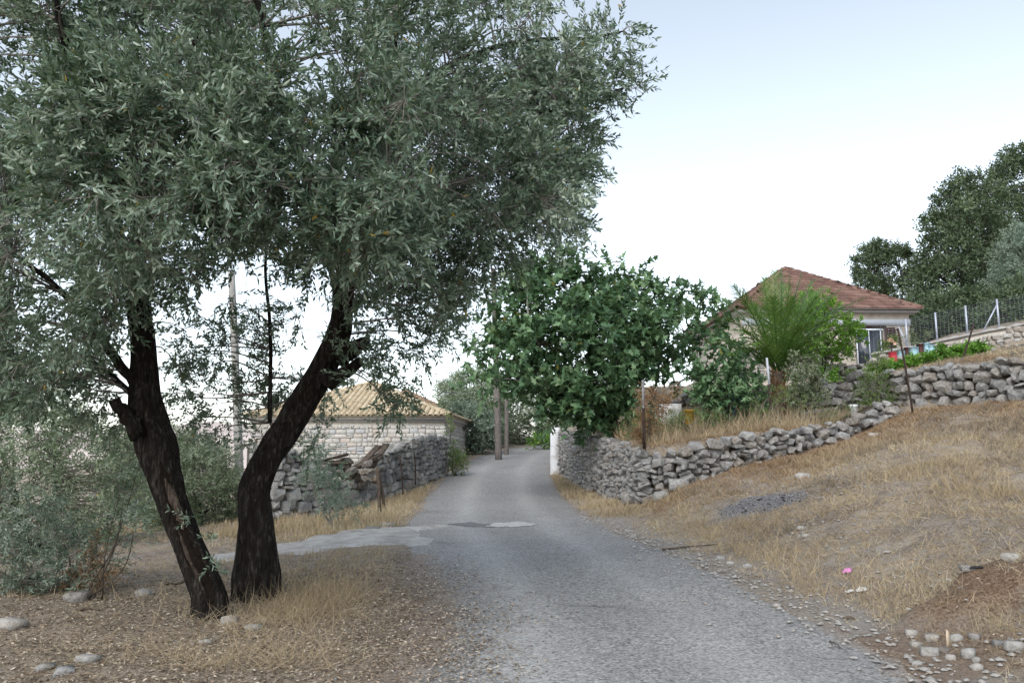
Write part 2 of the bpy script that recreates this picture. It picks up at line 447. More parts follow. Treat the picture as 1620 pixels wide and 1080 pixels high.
M['concrete'], nt, b, _ = mat_new("old_concrete")
pos = geo_pos(nt)
c = ramp(nt, noise(nt, 3, 7, .7, pos), [(.3, (.22, .205, .19)), (.55, (.38, .37, .35)), (.75, (.48, .47, .46))])
c = mix(nt, ramp(nt, noise(nt, 50, 4, .7, pos), [(.5, (0, 0, 0)), (.7, (.6, .6, .6))]), c, (.16, .14, .12))
nt.links.new(c, b.inputs['Base Color']); b.inputs['Roughness'].default_value = .9
bump(nt, b, noise(nt, 40, 5, .7, pos), .5, .015)
M['patch_dark'] = plain("fresh_tar", (.14, .14, .142), .8, .25, 20, .3, 0, .4, 90)
M['patch_pale'] = plain("cement_patch", (.43, .42, .40), .9, .25, 8, .2, 0, .4, 60)
M['hill'] = plain("dry_far_hill", (.55, .47, .43), 1, .2, .01, .05, 0, 0)

# ------------------------------------------------------------------ terrain
def tps_fit(pts):
    p = np.array(pts, float); n = len(p)
    def K(a, b):
        d = np.sqrt(((a[:, None, :2] - b[None, :, :2]) ** 2).sum(-1)); return d * d * np.log(d + 1e-6)
    A = np.zeros((n + 3, n + 3)); A[:n, :n] = K(p, p) + np.eye(n) * .15
    A[:n, n] = 1; A[:n, n + 1:] = p[:, :2]; A[n, :n] = 1; A[n + 1:, :n] = p[:, :2].T
    w = np.linalg.solve(A, np.concatenate([p[:, 2], np.zeros(3)]))
    def f(x, y):
        sh = np.shape(x); q = np.stack([np.ravel(x), np.ravel(y)], -1).astype(float); out = np.empty(len(q))
        for i in range(0, len(q), 20000):
            s = q[i:i + 20000]; out[i:i + 20000] = K(s, p) @ w[:n] + w[n] + s @ w[n + 1:]
        return out.reshape(sh)
    return f

road_c = [(1.1, -12, 0), (1.05, 0, 0), (.97, 5.8, 0), (.9, 8.5, .03), (.45, 12, .1), (-.1, 16.4, .13), (-.45, 23, .27), (-.5, 28, .6),
          (-.2, 34.6, 1.06), (1.0, 42, 1.6), (3.4, 48, 2.0), (8, 53, 2.2), (16, 57, 2.2), (28, 60, 2.2)]
road_path = smooth_path(road_c, 420)
HALF = 1.92
def road_query(x, y):
    sh = np.shape(x); q = np.stack([np.ravel(x), np.ravel(y)], -1).astype(float)
    dist = np.full(len(q), 99.0); zz = np.zeros(len(q)); side = np.zeros(len(q))
    near = (np.abs(q[:, 0]) < 34) & (q[:, 1] > -16) & (q[:, 1] < 66)
    idx = np.where(near)[0]
    T = norm(np.gradient(road_path[:, :2], axis=0))
    for i in range(0, len(idx), 20000):
        k = idx[i:i + 20000]; s = q[k]
        d2 = ((s[:, None] - road_path[None, :, :2]) ** 2).sum(-1); j = d2.argmin(1)
        dist[k] = np.sqrt(d2[np.arange(len(k)), j]); zz[k] = road_path[j, 2]
        dv = s - road_path[j, :2]; side[k] = T[j, 0] * dv[:, 1] - T[j, 1] * dv[:, 0]
    return dist.reshape(sh), zz.reshape(sh), side.reshape(sh)      # side > 0: left of the road

def pw(*a): return [tuple(P(*q)) for q in a]
low_pts = [tuple(p) for p in road_path[::14]] + pw(
    (1480, 1080, 5.6), (1620, 1080, 5.3), (1620, 960, 6.3), (1620, 870, 8), (1620, 780, 11), (1620, 700, 14.5), (1620, 645, 17.5),
    (1450, 700, 15), (1450, 780, 12), (1450, 870, 9), (1450, 960, 7.2), (1250, 870, 10.5), (1250, 800, 14), (1250, 752, 17),
    (1100, 830, 14), (1100, 780, 16.5), (1020, 780, 17.8), (960, 775, 21), (900, 755, 27), (1330, 705, 18.7), (1440, 655, 19.4), (1200, 735, 17.9),
    (300, 975, 8.0), (405, 945, 9.0), (560, 832, 17.0), (440, 827, 17.6), (663, 777, 25.5)) + [
    (-3, 4, 0), (-6, 5, -.05), (-8, 9, -.15), (-6, 14, -.05), (-10, 15, -.4), (-15, 20, -1.2), (-9, 22, -.4), (-20, 30, -2.2), (-12, 30, -.6),
    (-6, 33, .3), (-3.5, 38, 1.0), (-10, 45, .5), (-4, 48, 1.8), (-20, 50, -1.5), (-20, 5, -1), (6, 3, .45), (12, 4, 1.3), (18, 10, 2.9), (14, 12, 2.3), (5, 0, .3), (22, 20, 4), (-8, 0, -.1), (0, 58, 2.4)]
lowH = tps_fit(low_pts)
t1_pts = pw((880, 680, 31.3), (940, 692, 24), (1010, 706, 18.8), (1080, 702, 18.4), (1200, 684, 18.9), (1330, 672, 19.8), (1440, 640, 20.4),
            (1300, 650, 23), (1150, 672, 22), (1050, 668, 24), (1400, 650, 21)) + [(2.6, 38, 2.6), (6, 40, 3), (12, 30, 4), (13, 17, 3.2)]
T1 = tps_fit(t1_pts)
t2_pts = pw((1330, 602, 29.5), (1420, 588, 21.8), (1620, 562, 18.6), (1300, 612, 25), (1620, 547, 23), (1500, 570, 23), (1470, 574, 26), (1550, 563, 26.3), (1620, 553, 25.6), (1480, 573, 27), (1690, 545, 24.6)) + [
    (12, 34, 4.5), (8, 38, 4.4), (16, 36, 5.6), (6, 29, 4.0), (18.4, 28.2, 6.1), (15.5, 29, 5.5), (22, 30, 7), (30, 40, 10), (20, 45, 8.4), (8, 46, 4.4), (24, 18, 5.6), (14, 14, 3.4), (18, 22, 5.1)]
T2 = tps_fit(t2_pts)
LOWW = [(1.78, 31), (2.35, 25), (2.75, 21), (3.0, 18.2), (3.85, 17.9), (5.8, 18.4), (8.0, 19.2), (9.5, 19.8)]
UPPW = [(5.2, 26.5), (8.3, 24.3), (10.1, 21.3), (11.1, 19.4), (12.2, 17.7), (14, 15.4)]
reg1 = LOWW + [(10.2, 20.2), (11.1, 19.4), (12.2, 17.7), (14, 15.4), (20, 12), (60, 8), (60, 62), (28, 57), (16, 54), (9, 50), (5, 46), (3, 41), (2.1, 36)]
reg2 = [(3.4, 29)] + UPPW + [(20, 12), (60, 8), (60, 62), (28, 57), (16, 54), (9, 50), (5.5, 46), (4.0, 41), (3.4, 36)]
def sdist(poly, x, y):
    x, y = np.asarray(x, float), np.asarray(y, float); ins = np.zeros(x.shape, bool); d = np.full(x.shape, 1e9)
    n = len(poly)
    for i in range(n):
        (x0, y0), (x1, y1) = poly[i], poly[(i + 1) % n]
        ins ^= ((y0 > y) != (y1 > y)) & (x < (x1 - x0) * (y - y0) / (y1 - y0 + 1e-12) + x0)
        t = np.clip(((x - x0) * (x1 - x0) + (y - y0) * (y1 - y0)) / ((x1 - x0) ** 2 + (y1 - y0) ** 2), 0, 1)
        d = np.minimum(d, np.hypot(x - x0 - t * (x1 - x0), y - y0 - t * (y1 - y0)))
    return np.where(ins, d, -d)

def H(x, y, detail=True):
    x = np.asarray(x, float); y = np.asarray(y, float)
    xc, yc = np.clip(x, -22, 26), np.clip(y, -4, 56)
    z = lowH(xc, yc)
    m1 = sstep(.02, .3, sdist(reg1, x, y)); m2 = sstep(.02, .3, sdist(reg2, x, y))
    z = z * (1 - m1) + T1(xc, yc) * m1
    z = z * (1 - m2) + T2(xc, yc) * m2
    z = z - .09 * np.clip(-x - 22, 0, 200) + .16 * np.clip(x - 26, 0, 60) - .012 * np.clip(y - 56, 0, 900)
    z = np.maximum(z, -30)
    rd, rz, side = road_query(x, y)
    if detail:
        amp = sstep(0.2, 1.6, rd - HALF)
        z = z + amp * (.06 * fbm(x * 1.3, y * 1.3, 3) + .05 * fbm(x * 4, y * 4, 9, 3))
    edge = rd - HALF + (.22 * fbm(x * 1.1, y * 1.1, 21) + .08 * vnoise(x * 6, y * 6, 5) if detail else 0)
    w = 1 - sstep(.0, 2.4, rd - HALF - .1)
    w = np.where(m1 > 0, w * (1 - m1), w)
    zr = rz + np.where(edge < 0, -.06, 0) + .065 * (sstep(-.25, .25, edge))
    zr = rz - .06 + .075 * sstep(-.3, .3, edge)
    return z * (1 - w) + zr * w

def axis(lo, hi, fine, a, b, grow=1.16):
    mid = list(np.arange(a, b, fine)); s = fine; v = a; L = []
    while v > lo: s *= grow; v -= s; L.append(v)
    s = fine; v = mid[-1]; Rr = []
    while v < hi: s *= grow; v += s; Rr.append(v)
    return np.array(L[::-1] + mid + Rr)
gx = axis(-4000, 4000, .13, -9, 13, 1.14)
gy = axis(-60, 6000, .12, 4.2, 21, 1.07)
GX, GY = np.meshgrid(gx, gy)
GZ = H(GX, GY)
# burnt patch, dirt mound
bp = P(1212, 776, 14.6); mound = P(1600, 935, 7.3)
def blob_mask(x, y, c, rx, ry, seed):
    d = np.hypot((x - c[0]) / rx, (y - c[1]) / ry) + .35 * fbm(x * 2, y * 2, seed)
    return 1 - sstep(.7, 1.1, d)
mm = blob_mask(GX, GY, mound, .9, .5, 40)
GZ = GZ + .16 * mm * (1 + .6 * fbm(GX * 4, GY * 4, 77))
rd, rz, side = road_query(GX, GY)
burn = .85 * blob_mask(GX, GY, bp, 1.05, .75, 31)
litter = np.clip(1 - sstep(1.6, 4.6, np.hypot((GX + 2.6) / 1.5, (GY - 6.6) / .85)) + .25 * fbm(GX, GY, 50), 0, 1) * (side > 0)
litter = np.maximum(litter, .6 * (1 - sstep(0, 1.2, np.abs(rd - HALF))) * (side > 0) * (GY < 11))
redsoil = np.maximum(mm * .8, np.clip((1 - sstep(.2, 1.6, -sdist(reg1, GX, GY))) * (sdist(reg1, GX, GY) < 0) * (GX > 3.2) * (GX < 10) * (.75 + .6 * fbm(GX, GY, 61)), 0, .8))
redsoil = np.maximum(redsoil, .55 * blob_mask(GX, GY, P(1380, 990, 6.4), 1.5, .8, 47))
grv = np.clip((1 - sstep(.1, .9, np.abs(rd - HALF - .25))) * (side < 0) * (.6 + .5 * fbm(GX * 2, GY * 2, 71)), 0, 1)
tilled = np.clip(sstep(.2, .6, sdist(reg2, GX, GY)) * (GX > 10) * (GY < 25), 0, .9)
nx, ny = len(gx), len(gy)
ii = np.arange(nx * ny).reshape(ny, nx)
GF = np.stack([ii[:-1, :-1], ii[:-1, 1:], ii[1:, 1:], ii[1:, :-1]], -1).reshape(-1, 4)
g = np_mesh("ground", np.stack([GX, GY, GZ], -1).reshape(-1, 3), GF, M['ground'], None, True,
            dict(burn=burn.ravel(), litter=litter.ravel(), redsoil=redsoil.ravel(), gravel=grv.ravel(), tilled=tilled.ravel()))
tag(g, "dry sloping ground of straw, soil and leaf litter", "ground", kind='structure')
def G(x, y): return float(H(np.array([x]), np.array([y]))[0])
def Gz(x, y):
    z = H(x, y); return z + .16 * blob_mask(x, y, mound, .9, .5, 40) * (1 + .6 * fbm(x * 4, y * 4, 77))

# road sheet
def strip(path, offs, zadd, name, mat, attrs_fn):
    T = norm(np.gradient(path[:, :2], axis=0)); Nn = np.stack([-T[:, 1], T[:, 0]], -1)
    V = np.concatenate([path[:, None, :2] + Nn[:, None] * offs[None, :, None], np.repeat(path[:, None, 2:3], len(offs), 1)], -1)
    n, m = V.shape[:2]; ii = np.arange(n * m).reshape(n, m)
    V[..., 2] += zadd(V[..., 0], V[..., 1], offs[None, :])
    F = np.stack([ii[:-1, :-1], ii[1:, :-1], ii[1:, 1:], ii[:-1, 1:]], -1).reshape(-1, 4)[:, ::-1]
    return np_mesh(name, V.reshape(-1, 3), F, mat, None, True, attrs_fn(V, offs))
offs = np.linspace(-HALF - .45, HALF + .45, 40)
rp = smooth_path(road_c, 700)
def rattr(V, o):
    x, y = V[..., 0], V[..., 1]
    O = np.broadcast_to(o[None, :], x.shape)
    left = sstep(HALF - 1.0, HALF + .1, O + .35 * fbm(x * .9, y * .9, 88)) * np.where(y < 12, 1, .45)
    right = sstep(HALF - .35, HALF + .15, -O + .15 * fbm(x * 2, y * 2, 89)) * .8
    wheel = np.exp(-((np.abs(O) - .8) / .32) ** 2) * (.6 + .5 * fbm(x * .5, y * .25, 90))
    return dict(dust=np.maximum(left, right).ravel(), wheel=np.clip(wheel, 0, 1).ravel())
road = strip(rp, offs, lambda x, y, o: .012 * fbm(x * 1.5, y * 1.5, 14, 3) - .012 * (o / HALF) ** 2, "road", M['asphalt'], rattr)
tag(road, "narrow worn grey asphalt road climbing to a bend", "road", kind='structure')

# concrete side track
tp = smooth_path([(-.7, 14.9, 0), (-2.0, 14.3, 0), (-3.5, 13.3, 0), (-5.2, 12.5, 0), (-7, 12.0, 0)], 90)
tz = Gz(tp[:, 0], tp[:, 1]); tp[:, 2] = np.where(tp[:, 0] > -2.1, np.maximum(road_query(tp[:, 0], tp[:, 1])[1] + .012, tz), tz + .03)
tp[:, 2] = np.convolve(np.pad(tp[:, 2], 6, mode='edge'), np.ones(13) / 13, 'valid')
def track_half(x): return .85 + 1.25 * sstep(-4.2, -1.4, x)
T_ = norm(np.gradient(tp[:, :2], axis=0)); N_ = np.stack([-T_[:, 1], T_[:, 0]], -1)
oo = np.linspace(-1, 1, 30); hw = track_half(tp[:, 0])
V_ = np.concatenate([tp[:, None, :2] + N_[:, None] * (oo[None] * hw[:, None])[..., None], np.zeros((90, 30, 1))], -1)
x_, y_ = V_[..., 0], V_[..., 1]; gz_ = Gz(x_, y_); rq_ = road_query(x_, y_)
V_[..., 2] = np.where(rq_[0] < HALF + .2, np.maximum(gz_, rq_[1]), gz_) * .5 + tp[:, None, 2] * .5 + .03 - .09 * sstep(.62, 1.0, np.abs(oo)[None] + .22 * fbm(x_ * 2, y_ * 2, 33)) \
    - .08 * sstep(-1.9, -1.0, x_ + .7 * fbm(x_ * 1.3, y_ * 1.3, 34)) - .12 * sstep(3.9, 5.2, -x_ + .8 * fbm(x_ * 1.5, y_ * 1.5, 35))
ii_ = np.arange(90 * 30).reshape(90, 30)
tr = np_mesh("side_track", V_.reshape(-1, 3), np.stack([ii_[:-1, :-1], ii_[:-1, 1:], ii_[1:, 1:], ii_[1:, :-1]], -1).reshape(-1, 4), M['concrete'], None, True)
tag(tr, "cracked pale concrete track joining the road behind the olive trunks", "track", kind='structure')

def patch(name, c, rx, ry, mat, label, dz, seed):
    th = np.linspace(0, 2 * math.pi, 40, endpoint=False)
    r = 1 + .22 * np.sin(2 * th + seed) + .14 * np.sin(5 * th + seed * 2) + .09 * np.sin(11 * th) + rng.normal(0, .07, 40)
    rings = []
    for k in (0.02, .5, 1.0):
        x = c[0] + rx * r * k * np.cos(th); y = c[1] + ry * r * k * np.sin(th)
        z = road_query(x, y)[1] + .012 * fbm(x * 1.5, y * 1.5, 14, 3) + dz
        rings.append(np.stack([x, y, z], -1))
    V = np.concatenate(rings); F = []
    for a in range(2):
        for k in range(40): F.append((a * 40 + k, a * 40 + (k + 1) % 40, a * 40 + 40 + (k + 1) % 40, a * 40 + 40 + k))
    o = np_mesh(name, V, np.array(F)[:, ::-1], mat); tag(o, label, "road patch", kind='structure')
pc = P(808, 830, 16.3); patch("cement_road_patch", pc, .40, .52, M['patch_pale'], "pale cement patch in the middle of the road", .007, 1.0)
pc = P(752, 830, 16.3); patch("tar_road_patch", pc, .42, .45, M['patch_dark'], "dark tar patch beside the cement patch on the road", .004, 2.6)

# far hill
hx = np.linspace(-2600, 1200, 120); hv = []
for k, (dy, s) in enumerate(((1500, 0.0), (1750, .72), (2050, 1.0), (2600, .5))):
    hz = -32 + s * (95 + 26 * fbm(hx / 420, hx * 0 + 3, 5) + 8 * fbm(hx / 70, hx * 0, 6)) * (1 - .5 * sstep(-700, 900, hx))
    hv.append(np.stack([hx, np.full_like(hx, dy) + 60 * fbm(hx / 200, hx * 0 + k, 7), hz], -1))
hv = np.array(hv); ii = np.arange(480).reshape(4, 120)
hill = np_mesh("hills", hv.reshape(-1, 3), np.stack([ii[:-1, :-1], ii[:-1, 1:], ii[1:, 1:], ii[1:, :-1]], -1).reshape(-1, 4), M['hill'], None, True)
tag(hill, "pale dry hills far away beyond the olive trunks", "hills", kind='structure')

# ------------------------------------------------------------------ foliage tools
T_LANCE = (np.array([(0, 0, 0), (-.5, .38, .10), (.5, .38, .10), (0, .45, -.02), (-.36, .74, .06), (.36, .74, .06), (0, 1, -.04)]),
           [(0, 3, 1), (0, 2, 3), (1, 3, 6, 4), (3, 2, 5, 6)])
T_DIAM = (np.array([(0, 0, 0), (-.5, .45, .06), (0, 1, 0), (.5, .45, .06)]), [(0, 3, 2, 1)])
def _fig():
    a = np.array([(0, 0), (.40, -.04), (.34, .28), (.62, .48), (.24, .58), (.20, .92), (0, 1.08), (-.20, .92), (-.24, .58), (-.62, .48), (-.34, .28), (-.40, -.04)])
    z = .16 * np.abs(a[:, 0]) - .18 * (a[:, 1] - .3) ** 2
    V = np.concatenate([np.column_stack([a, z]), [(0, .38, 0.0)]])
    return V, [(i, (i + 1) % 12, 12) for i in range(12)]
T_FIG = _fig()
T_OVAL = (np.array([(0, 0, 0), (-.42, .3, .07), (-.36, .7, .05), (0, 1, -.05), (.36, .7, .05), (.42, .3, .07)]), [(0, 5, 4, 3), (0, 3, 2, 1)])
T_OLIVE = (np.array([(0, 0, 0), (-.5, .42, .07), (-.3, .78, .04), (0, 1, -.03), (.3, .78, .04), (.5, .42, .07)]), [(0, 5, 4, 3), (0, 3, 2, 1)])
T_BLADE = (np.array([(-.5, 0, 0), (.5, 0, 0), (.36, .55, .10), (-.36, .55, .10), (0, 1, .38)]), [(0, 1, 2, 3), (3, 2, 4)])

def leaves(Pb, D, L, W, tpl, roll=None, up=None):
    """place leaf templates at Pb pointing along D; returns V, faces, rnd"""
    n = len(Pb); D = norm(D)
    if up is None:
        up = rng.normal(size=(n, 3))
    X = norm(np.cross(D, up)); Z = np.cross(X, D)
    L = np.broadcast_to(L, (n,)); W = np.broadcast_to(W, (n,))
    T, F = tpl
    V = Pb[:, None] + T[None, :, 0:1] * (X * W[:, None])[:, None] + T[None, :, 1:2] * (D * L[:, None])[:, None] + T[None, :, 2:3] * (Z * L[:, None])[:, None]
    k = len(T); off = (np.arange(n) * k)[:, None]
    Fs = {}
    for f in F: Fs.setdefault(len(f), []).append(f)
    FF = [(off[:, :, None] + np.array(fl)[None]).reshape(-1, s) for s, fl in Fs.items()]
    return V.reshape(-1, 3), FF, np.repeat(rng.random(n), k)

def prisms(A, B, ra, rb):
    """3-sided twigs from A to B"""
    n = len(A); T = norm(B - A); U = norm(np.cross(T, np.array((.3, .9, .2)))); W = np.cross(T, U)
    V = np.empty((n, 6, 3)); ra = np.broadcast_to(ra, (n,)); rb = np.broadcast_to(rb, (n,))
    for k in range(3):
        a = k * 2 * math.pi / 3; o = math.cos(a) * U + math.sin(a) * W
        V[:, k] = A + o * ra[:, None]; V[:, 3 + k] = B + o * rb[:, None]
    f = np.array([(0, 1, 4, 3), (1, 2, 5, 4), (2, 0, 3, 5)])
    return V.reshape(-1, 3), (np.arange(n) * 6)[:, None, None] + f[None]

def joinV(parts):
    V, FF, Rn, n = [], [], [], 0
    for v, fs, r in parts:
        V.append(v); Rn.append(r); FF += [f + n for f in fs]; n += len(v)
    return np.concatenate(V), FF, np.concatenate(Rn)

def sprigs(C, D, L, nl, leafL, leafW, droop, tpl, spread=.9, tone=None):
    """C bases, D directions, L lengths -> leaves (opposite pairs) and twig segments"""
    n = len(C); D = norm(D)
    tt = np.linspace(.12, 1.0, nl)
    side = norm(np.cross(D, rng.normal(size=(n, 3)))); oth = np.cross(D, side)
    g = np.array((0, 0, -1.0))
    def pos(t): return C + D * (t * L)[:, None] + g * (droop * (t * L) ** 2)[:, None]
    PB, DB = [], []
    for i, t in enumerate(tt):
        p = pos(np.full(n, t)); tang = norm(D + g * (2 * droop * t * L)[:, None])
        a = i * 1.75 + rng.uniform(-.4, .4, n)
        q = side * np.cos(a)[:, None] + oth * np.sin(a)[:, None]
        for s in (1, -1):
            PB.append(p); DB.append(tang * .75 + q * s * spread + rng.normal(0, .22, (n, 3)))
    PB, DB = np.concatenate(PB), np.concatenate(DB)
    m = len(PB)
    upv = rng.normal(0, .5, (m, 3)) + np.array((0, -.45, 1.0)) if tpl is T_FIG else None
    V, F, r = leaves(PB, DB, rng.uniform(.6, 1.25, m) * leafL, rng.uniform(.75, 1.2, m) * leafW, tpl, up=upv)
    if tone is not None:
        tn = np.tile(tone, 2 * nl); r = np.clip(np.repeat(tn, len(tpl[0])) + (r - .5) * .75, 0, .98); r = np.where(np.repeat(rng.random(m), len(tpl[0])) < .0025, 1.0, r)
    A = pos(np.zeros(n)); Bm = pos(np.full(n, .5)); E = pos(np.ones(n))
    return (V, F, r), (np.concatenate([A, Bm]), np.concatenate([Bm, E]))

def inpoly(poly, x, y): return sdist(poly, x, y)

def limb_mesh(name, pts, r0, r1, parent, mat, sides=8, n=14, rough=.08):
    p = smooth_path(pts, n)
    p[1:-1] += rng.normal(0, r0 * .12, (n - 2, 3))
    V, F = tube(p, np.linspace(r0, r1, n), sides, True, rough)
    mb = MB(); mb.add(V, F); mb.build(name, mat, parent, True)
    return p, np.linspace(r0, r1, n)

def plant(name, label, cat, base, limbs, centers, radii, nspr, sprL, nl, leafL, leafW, mat, tpl=T_DIAM, group=None,
          bark='bark_far', droop=.25, upbias=.25, twig_r=.004, branch_parts=True, spread=.9, crown_name="crown", flat=False, outward=None, connect=True, twigmat='twig'):
    """thing with trunk, branches, twigs, crown. limbs: list of (points, r0, r1); first one is the trunk"""
    root = empty(name, base, label, cat, group)
    nodes = []
    for i, (pts, r0, r1) in enumerate(limbs):
        p, r = limb_mesh("trunk" if i == 0 else "branch", pts, r0, r1, root, M[bark])
        nodes.append(np.column_stack([p[2:], r[2:]]))
    nodes = np.concatenate(nodes) if nodes else np.array([[*base, .02]])
    C = np.asarray(centers); Rr = np.broadcast_to(radii, (len(C),))
    A, B, ra, rb = [], [], [], []
    if connect:
        for c, r in zip(C, Rr):
            d = np.linalg.norm(nodes[:, :3] - c, axis=1) + 1.2 * np.maximum(0, nodes[:, 2] - c[2])
            k = d.argmin(); s = nodes[k, :3]; q0 = min(nodes[k, 3] * .6, .012 + .012 * np.linalg.norm(c - s))
            mid = (s + c) / 2 + rng.normal(0, .06, 3) * np.linalg.norm(c - s) + np.array((0, 0, .05 * np.linalg.norm(c - s)))
            pp = smooth_path([s, mid, c], 6)
            for a in range(5):
                A.append(pp[a]); B.append(pp[a + 1]); ra.append(q0 * (1 - a / 6)); rb.append(q0 * (1 - (a + 1) / 6))
    k = np.repeat(np.arange(len(C)), nspr)
    n = len(k)
    dirs = norm(rng.normal(size=(n, 3)) + np.array((0, 0, upbias)))
    if outward is not None:
        dirs = norm(dirs + outward[k] * .7)
    rad = rng.random(n) ** .6
    S = C[k] + dirs * (Rr[k] * rad * .75)[:, None]
    D2 = norm(dirs * .8 + rng.normal(0, .45, (n, 3)) + np.array((0, 0, upbias * .6)))
    tone = np.clip(rng.normal(.5, .2, len(C))[k] + rng.normal(0, .12, n), 0, 1)
    (lv), (ta, tb) = sprigs(S, D2, rng.uniform(.6, 1.25, n) * sprL, nl, leafL, leafW, droop, tpl, spread, tone)
    np_mesh(crown_name, lv[0], lv[1], M[mat], root, False, dict(rnd=lv[2]))
    # twigs: cluster centre -> sprig base, plus the sprig axes
    A = np.array(A).reshape(-1, 3); B = np.array(B).reshape(-1, 3)
    far = float(base[1]) > 13
    sel = rng.random(n) < (.2 if far else .6)
    if far: ta, tb = ta[:0], tb[:0]
    AA = np.concatenate([A, C[k][sel], ta]); BB = np.concatenate([B, S[sel], tb])
    r_a = np.concatenate([np.array(ra).ravel(), np.full(sel.sum(), twig_r * 1.5), np.full(len(ta), twig_r)])
    r_b = np.concatenate([np.array(rb).ravel(), np.full(sel.sum(), twig_r), np.full(len(ta), twig_r * .5)])
    V, F = prisms(AA, BB, r_a, r_b)
    o = np_mesh("twigs", V, F.reshape(-1, 4), M[twigmat], root); o["kind"] = "stuff"
    return root

def fill_poly(poly, n, d0, half, shrink=0, power=.5):
    """points in a pixel outline with a rounded depth extent -> world positions"""
    poly = [tuple(p) for p in poly]; xs = [p[0] for p in poly]; ys = [p[1] for p in poly]
    out = []; pd = []
    while len(out) < n:
        x = rng.uniform(min(xs), max(xs), 400); y = rng.uniform(min(ys), max(ys), 400)
        s = sdist(poly, x, y); ok = s > shrink
        for a, b_, c_ in zip(x[ok], y[ok], s[ok]):
            e = min(1, (c_ - shrink) / (0.33 * min(max(xs) - min(xs), max(ys) - min(ys)))) ** power
            out.append(P(a, b_, d0 + rng.uniform(-1, 1) * half * e)); pd.append(c_)
            if len(out) >= n: break
    return np.array(out)
# ================================================================== OLIVE TREE (two trunks)
def ring_trunk(name, trace, mat, parent, seed, sides=44, n=110, flare=.22):
    """trace: (px, py, width_px, depth)"""
    C = smooth_path([P(a, b_, d) for a, b_, w, d in trace], n)
    Rr = np.interp(np.linspace(0, 1, n), np.linspace(0, 1, len(trace)), [w * .82 * d / FPX / 2 for a, b_, w, d in trace])
    T = norm(np.gradient(C, axis=0)); U = norm(np.cross(T, (0, 1, 0.01))); W = np.cross(U, T)
    th = np.arange(sides) * 2 * math.pi / sides
    t = np.linspace(0, 1, n)[:, None]
    f = 1 + .07 * np.sin(3 * th + 4 * t + seed) + .05 * np.sin(5 * th - 7 * t + seed * 2) + .06 * fbm(th[None] * 2.2 + 0 * t, t * 9 + 0 * th, int(seed * 10)) \
        + .075 * vnoise(th[None] * 5 + 0 * t, t * 14 + 0 * th, int(seed * 7)) + .06 * vnoise(th[None] * 11 + 0 * t, t * 22 + 0 * th, 5) \
        + .10 * np.clip(vnoise(th[None] * 1.6 + 3 + 0 * t, t * 11 + 0 * th, int(seed * 3)) - .35, 0, 1) * 2
    f = f + flare * np.exp(-t / .05) * (.5 + .5 * np.sin(4 * th + seed))
    V = C[:, None] + (np.cos(th)[None, :, None] * U[:, None] + np.sin(th)[None, :, None] * W[:, None]) * (Rr[:, None] * f)[..., None]
    ii = np.arange(n * sides).reshape(n, sides)
    F = np.stack([ii[:-1], np.roll(ii, -1, 1)[:-1], np.roll(ii, -1, 1)[1:], ii[1:]], -1).reshape(-1, 4)
    o = np_mesh(name, V.reshape(-1, 3), [F, ii[-1:, :]], mat, parent, True)
    return C, Rr, V
base = P(355, 965, 8.4)
olive = empty("olive_tree", base, "big old olive tree with two leaning dark trunks beside the road", "tree")
LT = [(331, 988, 70, 7.95), (330, 940, 56, 8.0), (297, 860, 52, 8.05), (270, 785, 54, 8.1), (248, 705, 70, 8.15), (233, 645, 58, 8.2), (229, 565, 44, 8.2), (221, 490, 42, 8.2), (216, 410, 36, 8.1), (228, 330, 30, 8.0)]
CL, RL, VL = ring_trunk("trunk", LT, M['bark'], olive, 1.3)
RT = [(409, 958, 80, 8.95), (409, 905, 78, 9.0), (406, 830, 60, 9.0), (404, 775, 56, 9.0), (423, 725, 53, 8.95), (455, 675, 53, 8.9), (487, 622, 51, 8.8), (517, 570, 48, 8.7), (536, 520, 42, 8.6), (543, 470, 38, 8.5), (548, 400, 32, 8.4), (560, 330, 28, 8.2)]
CR, RR, VR = ring_trunk("trunk", RT, M['bark'], olive, 2.1)
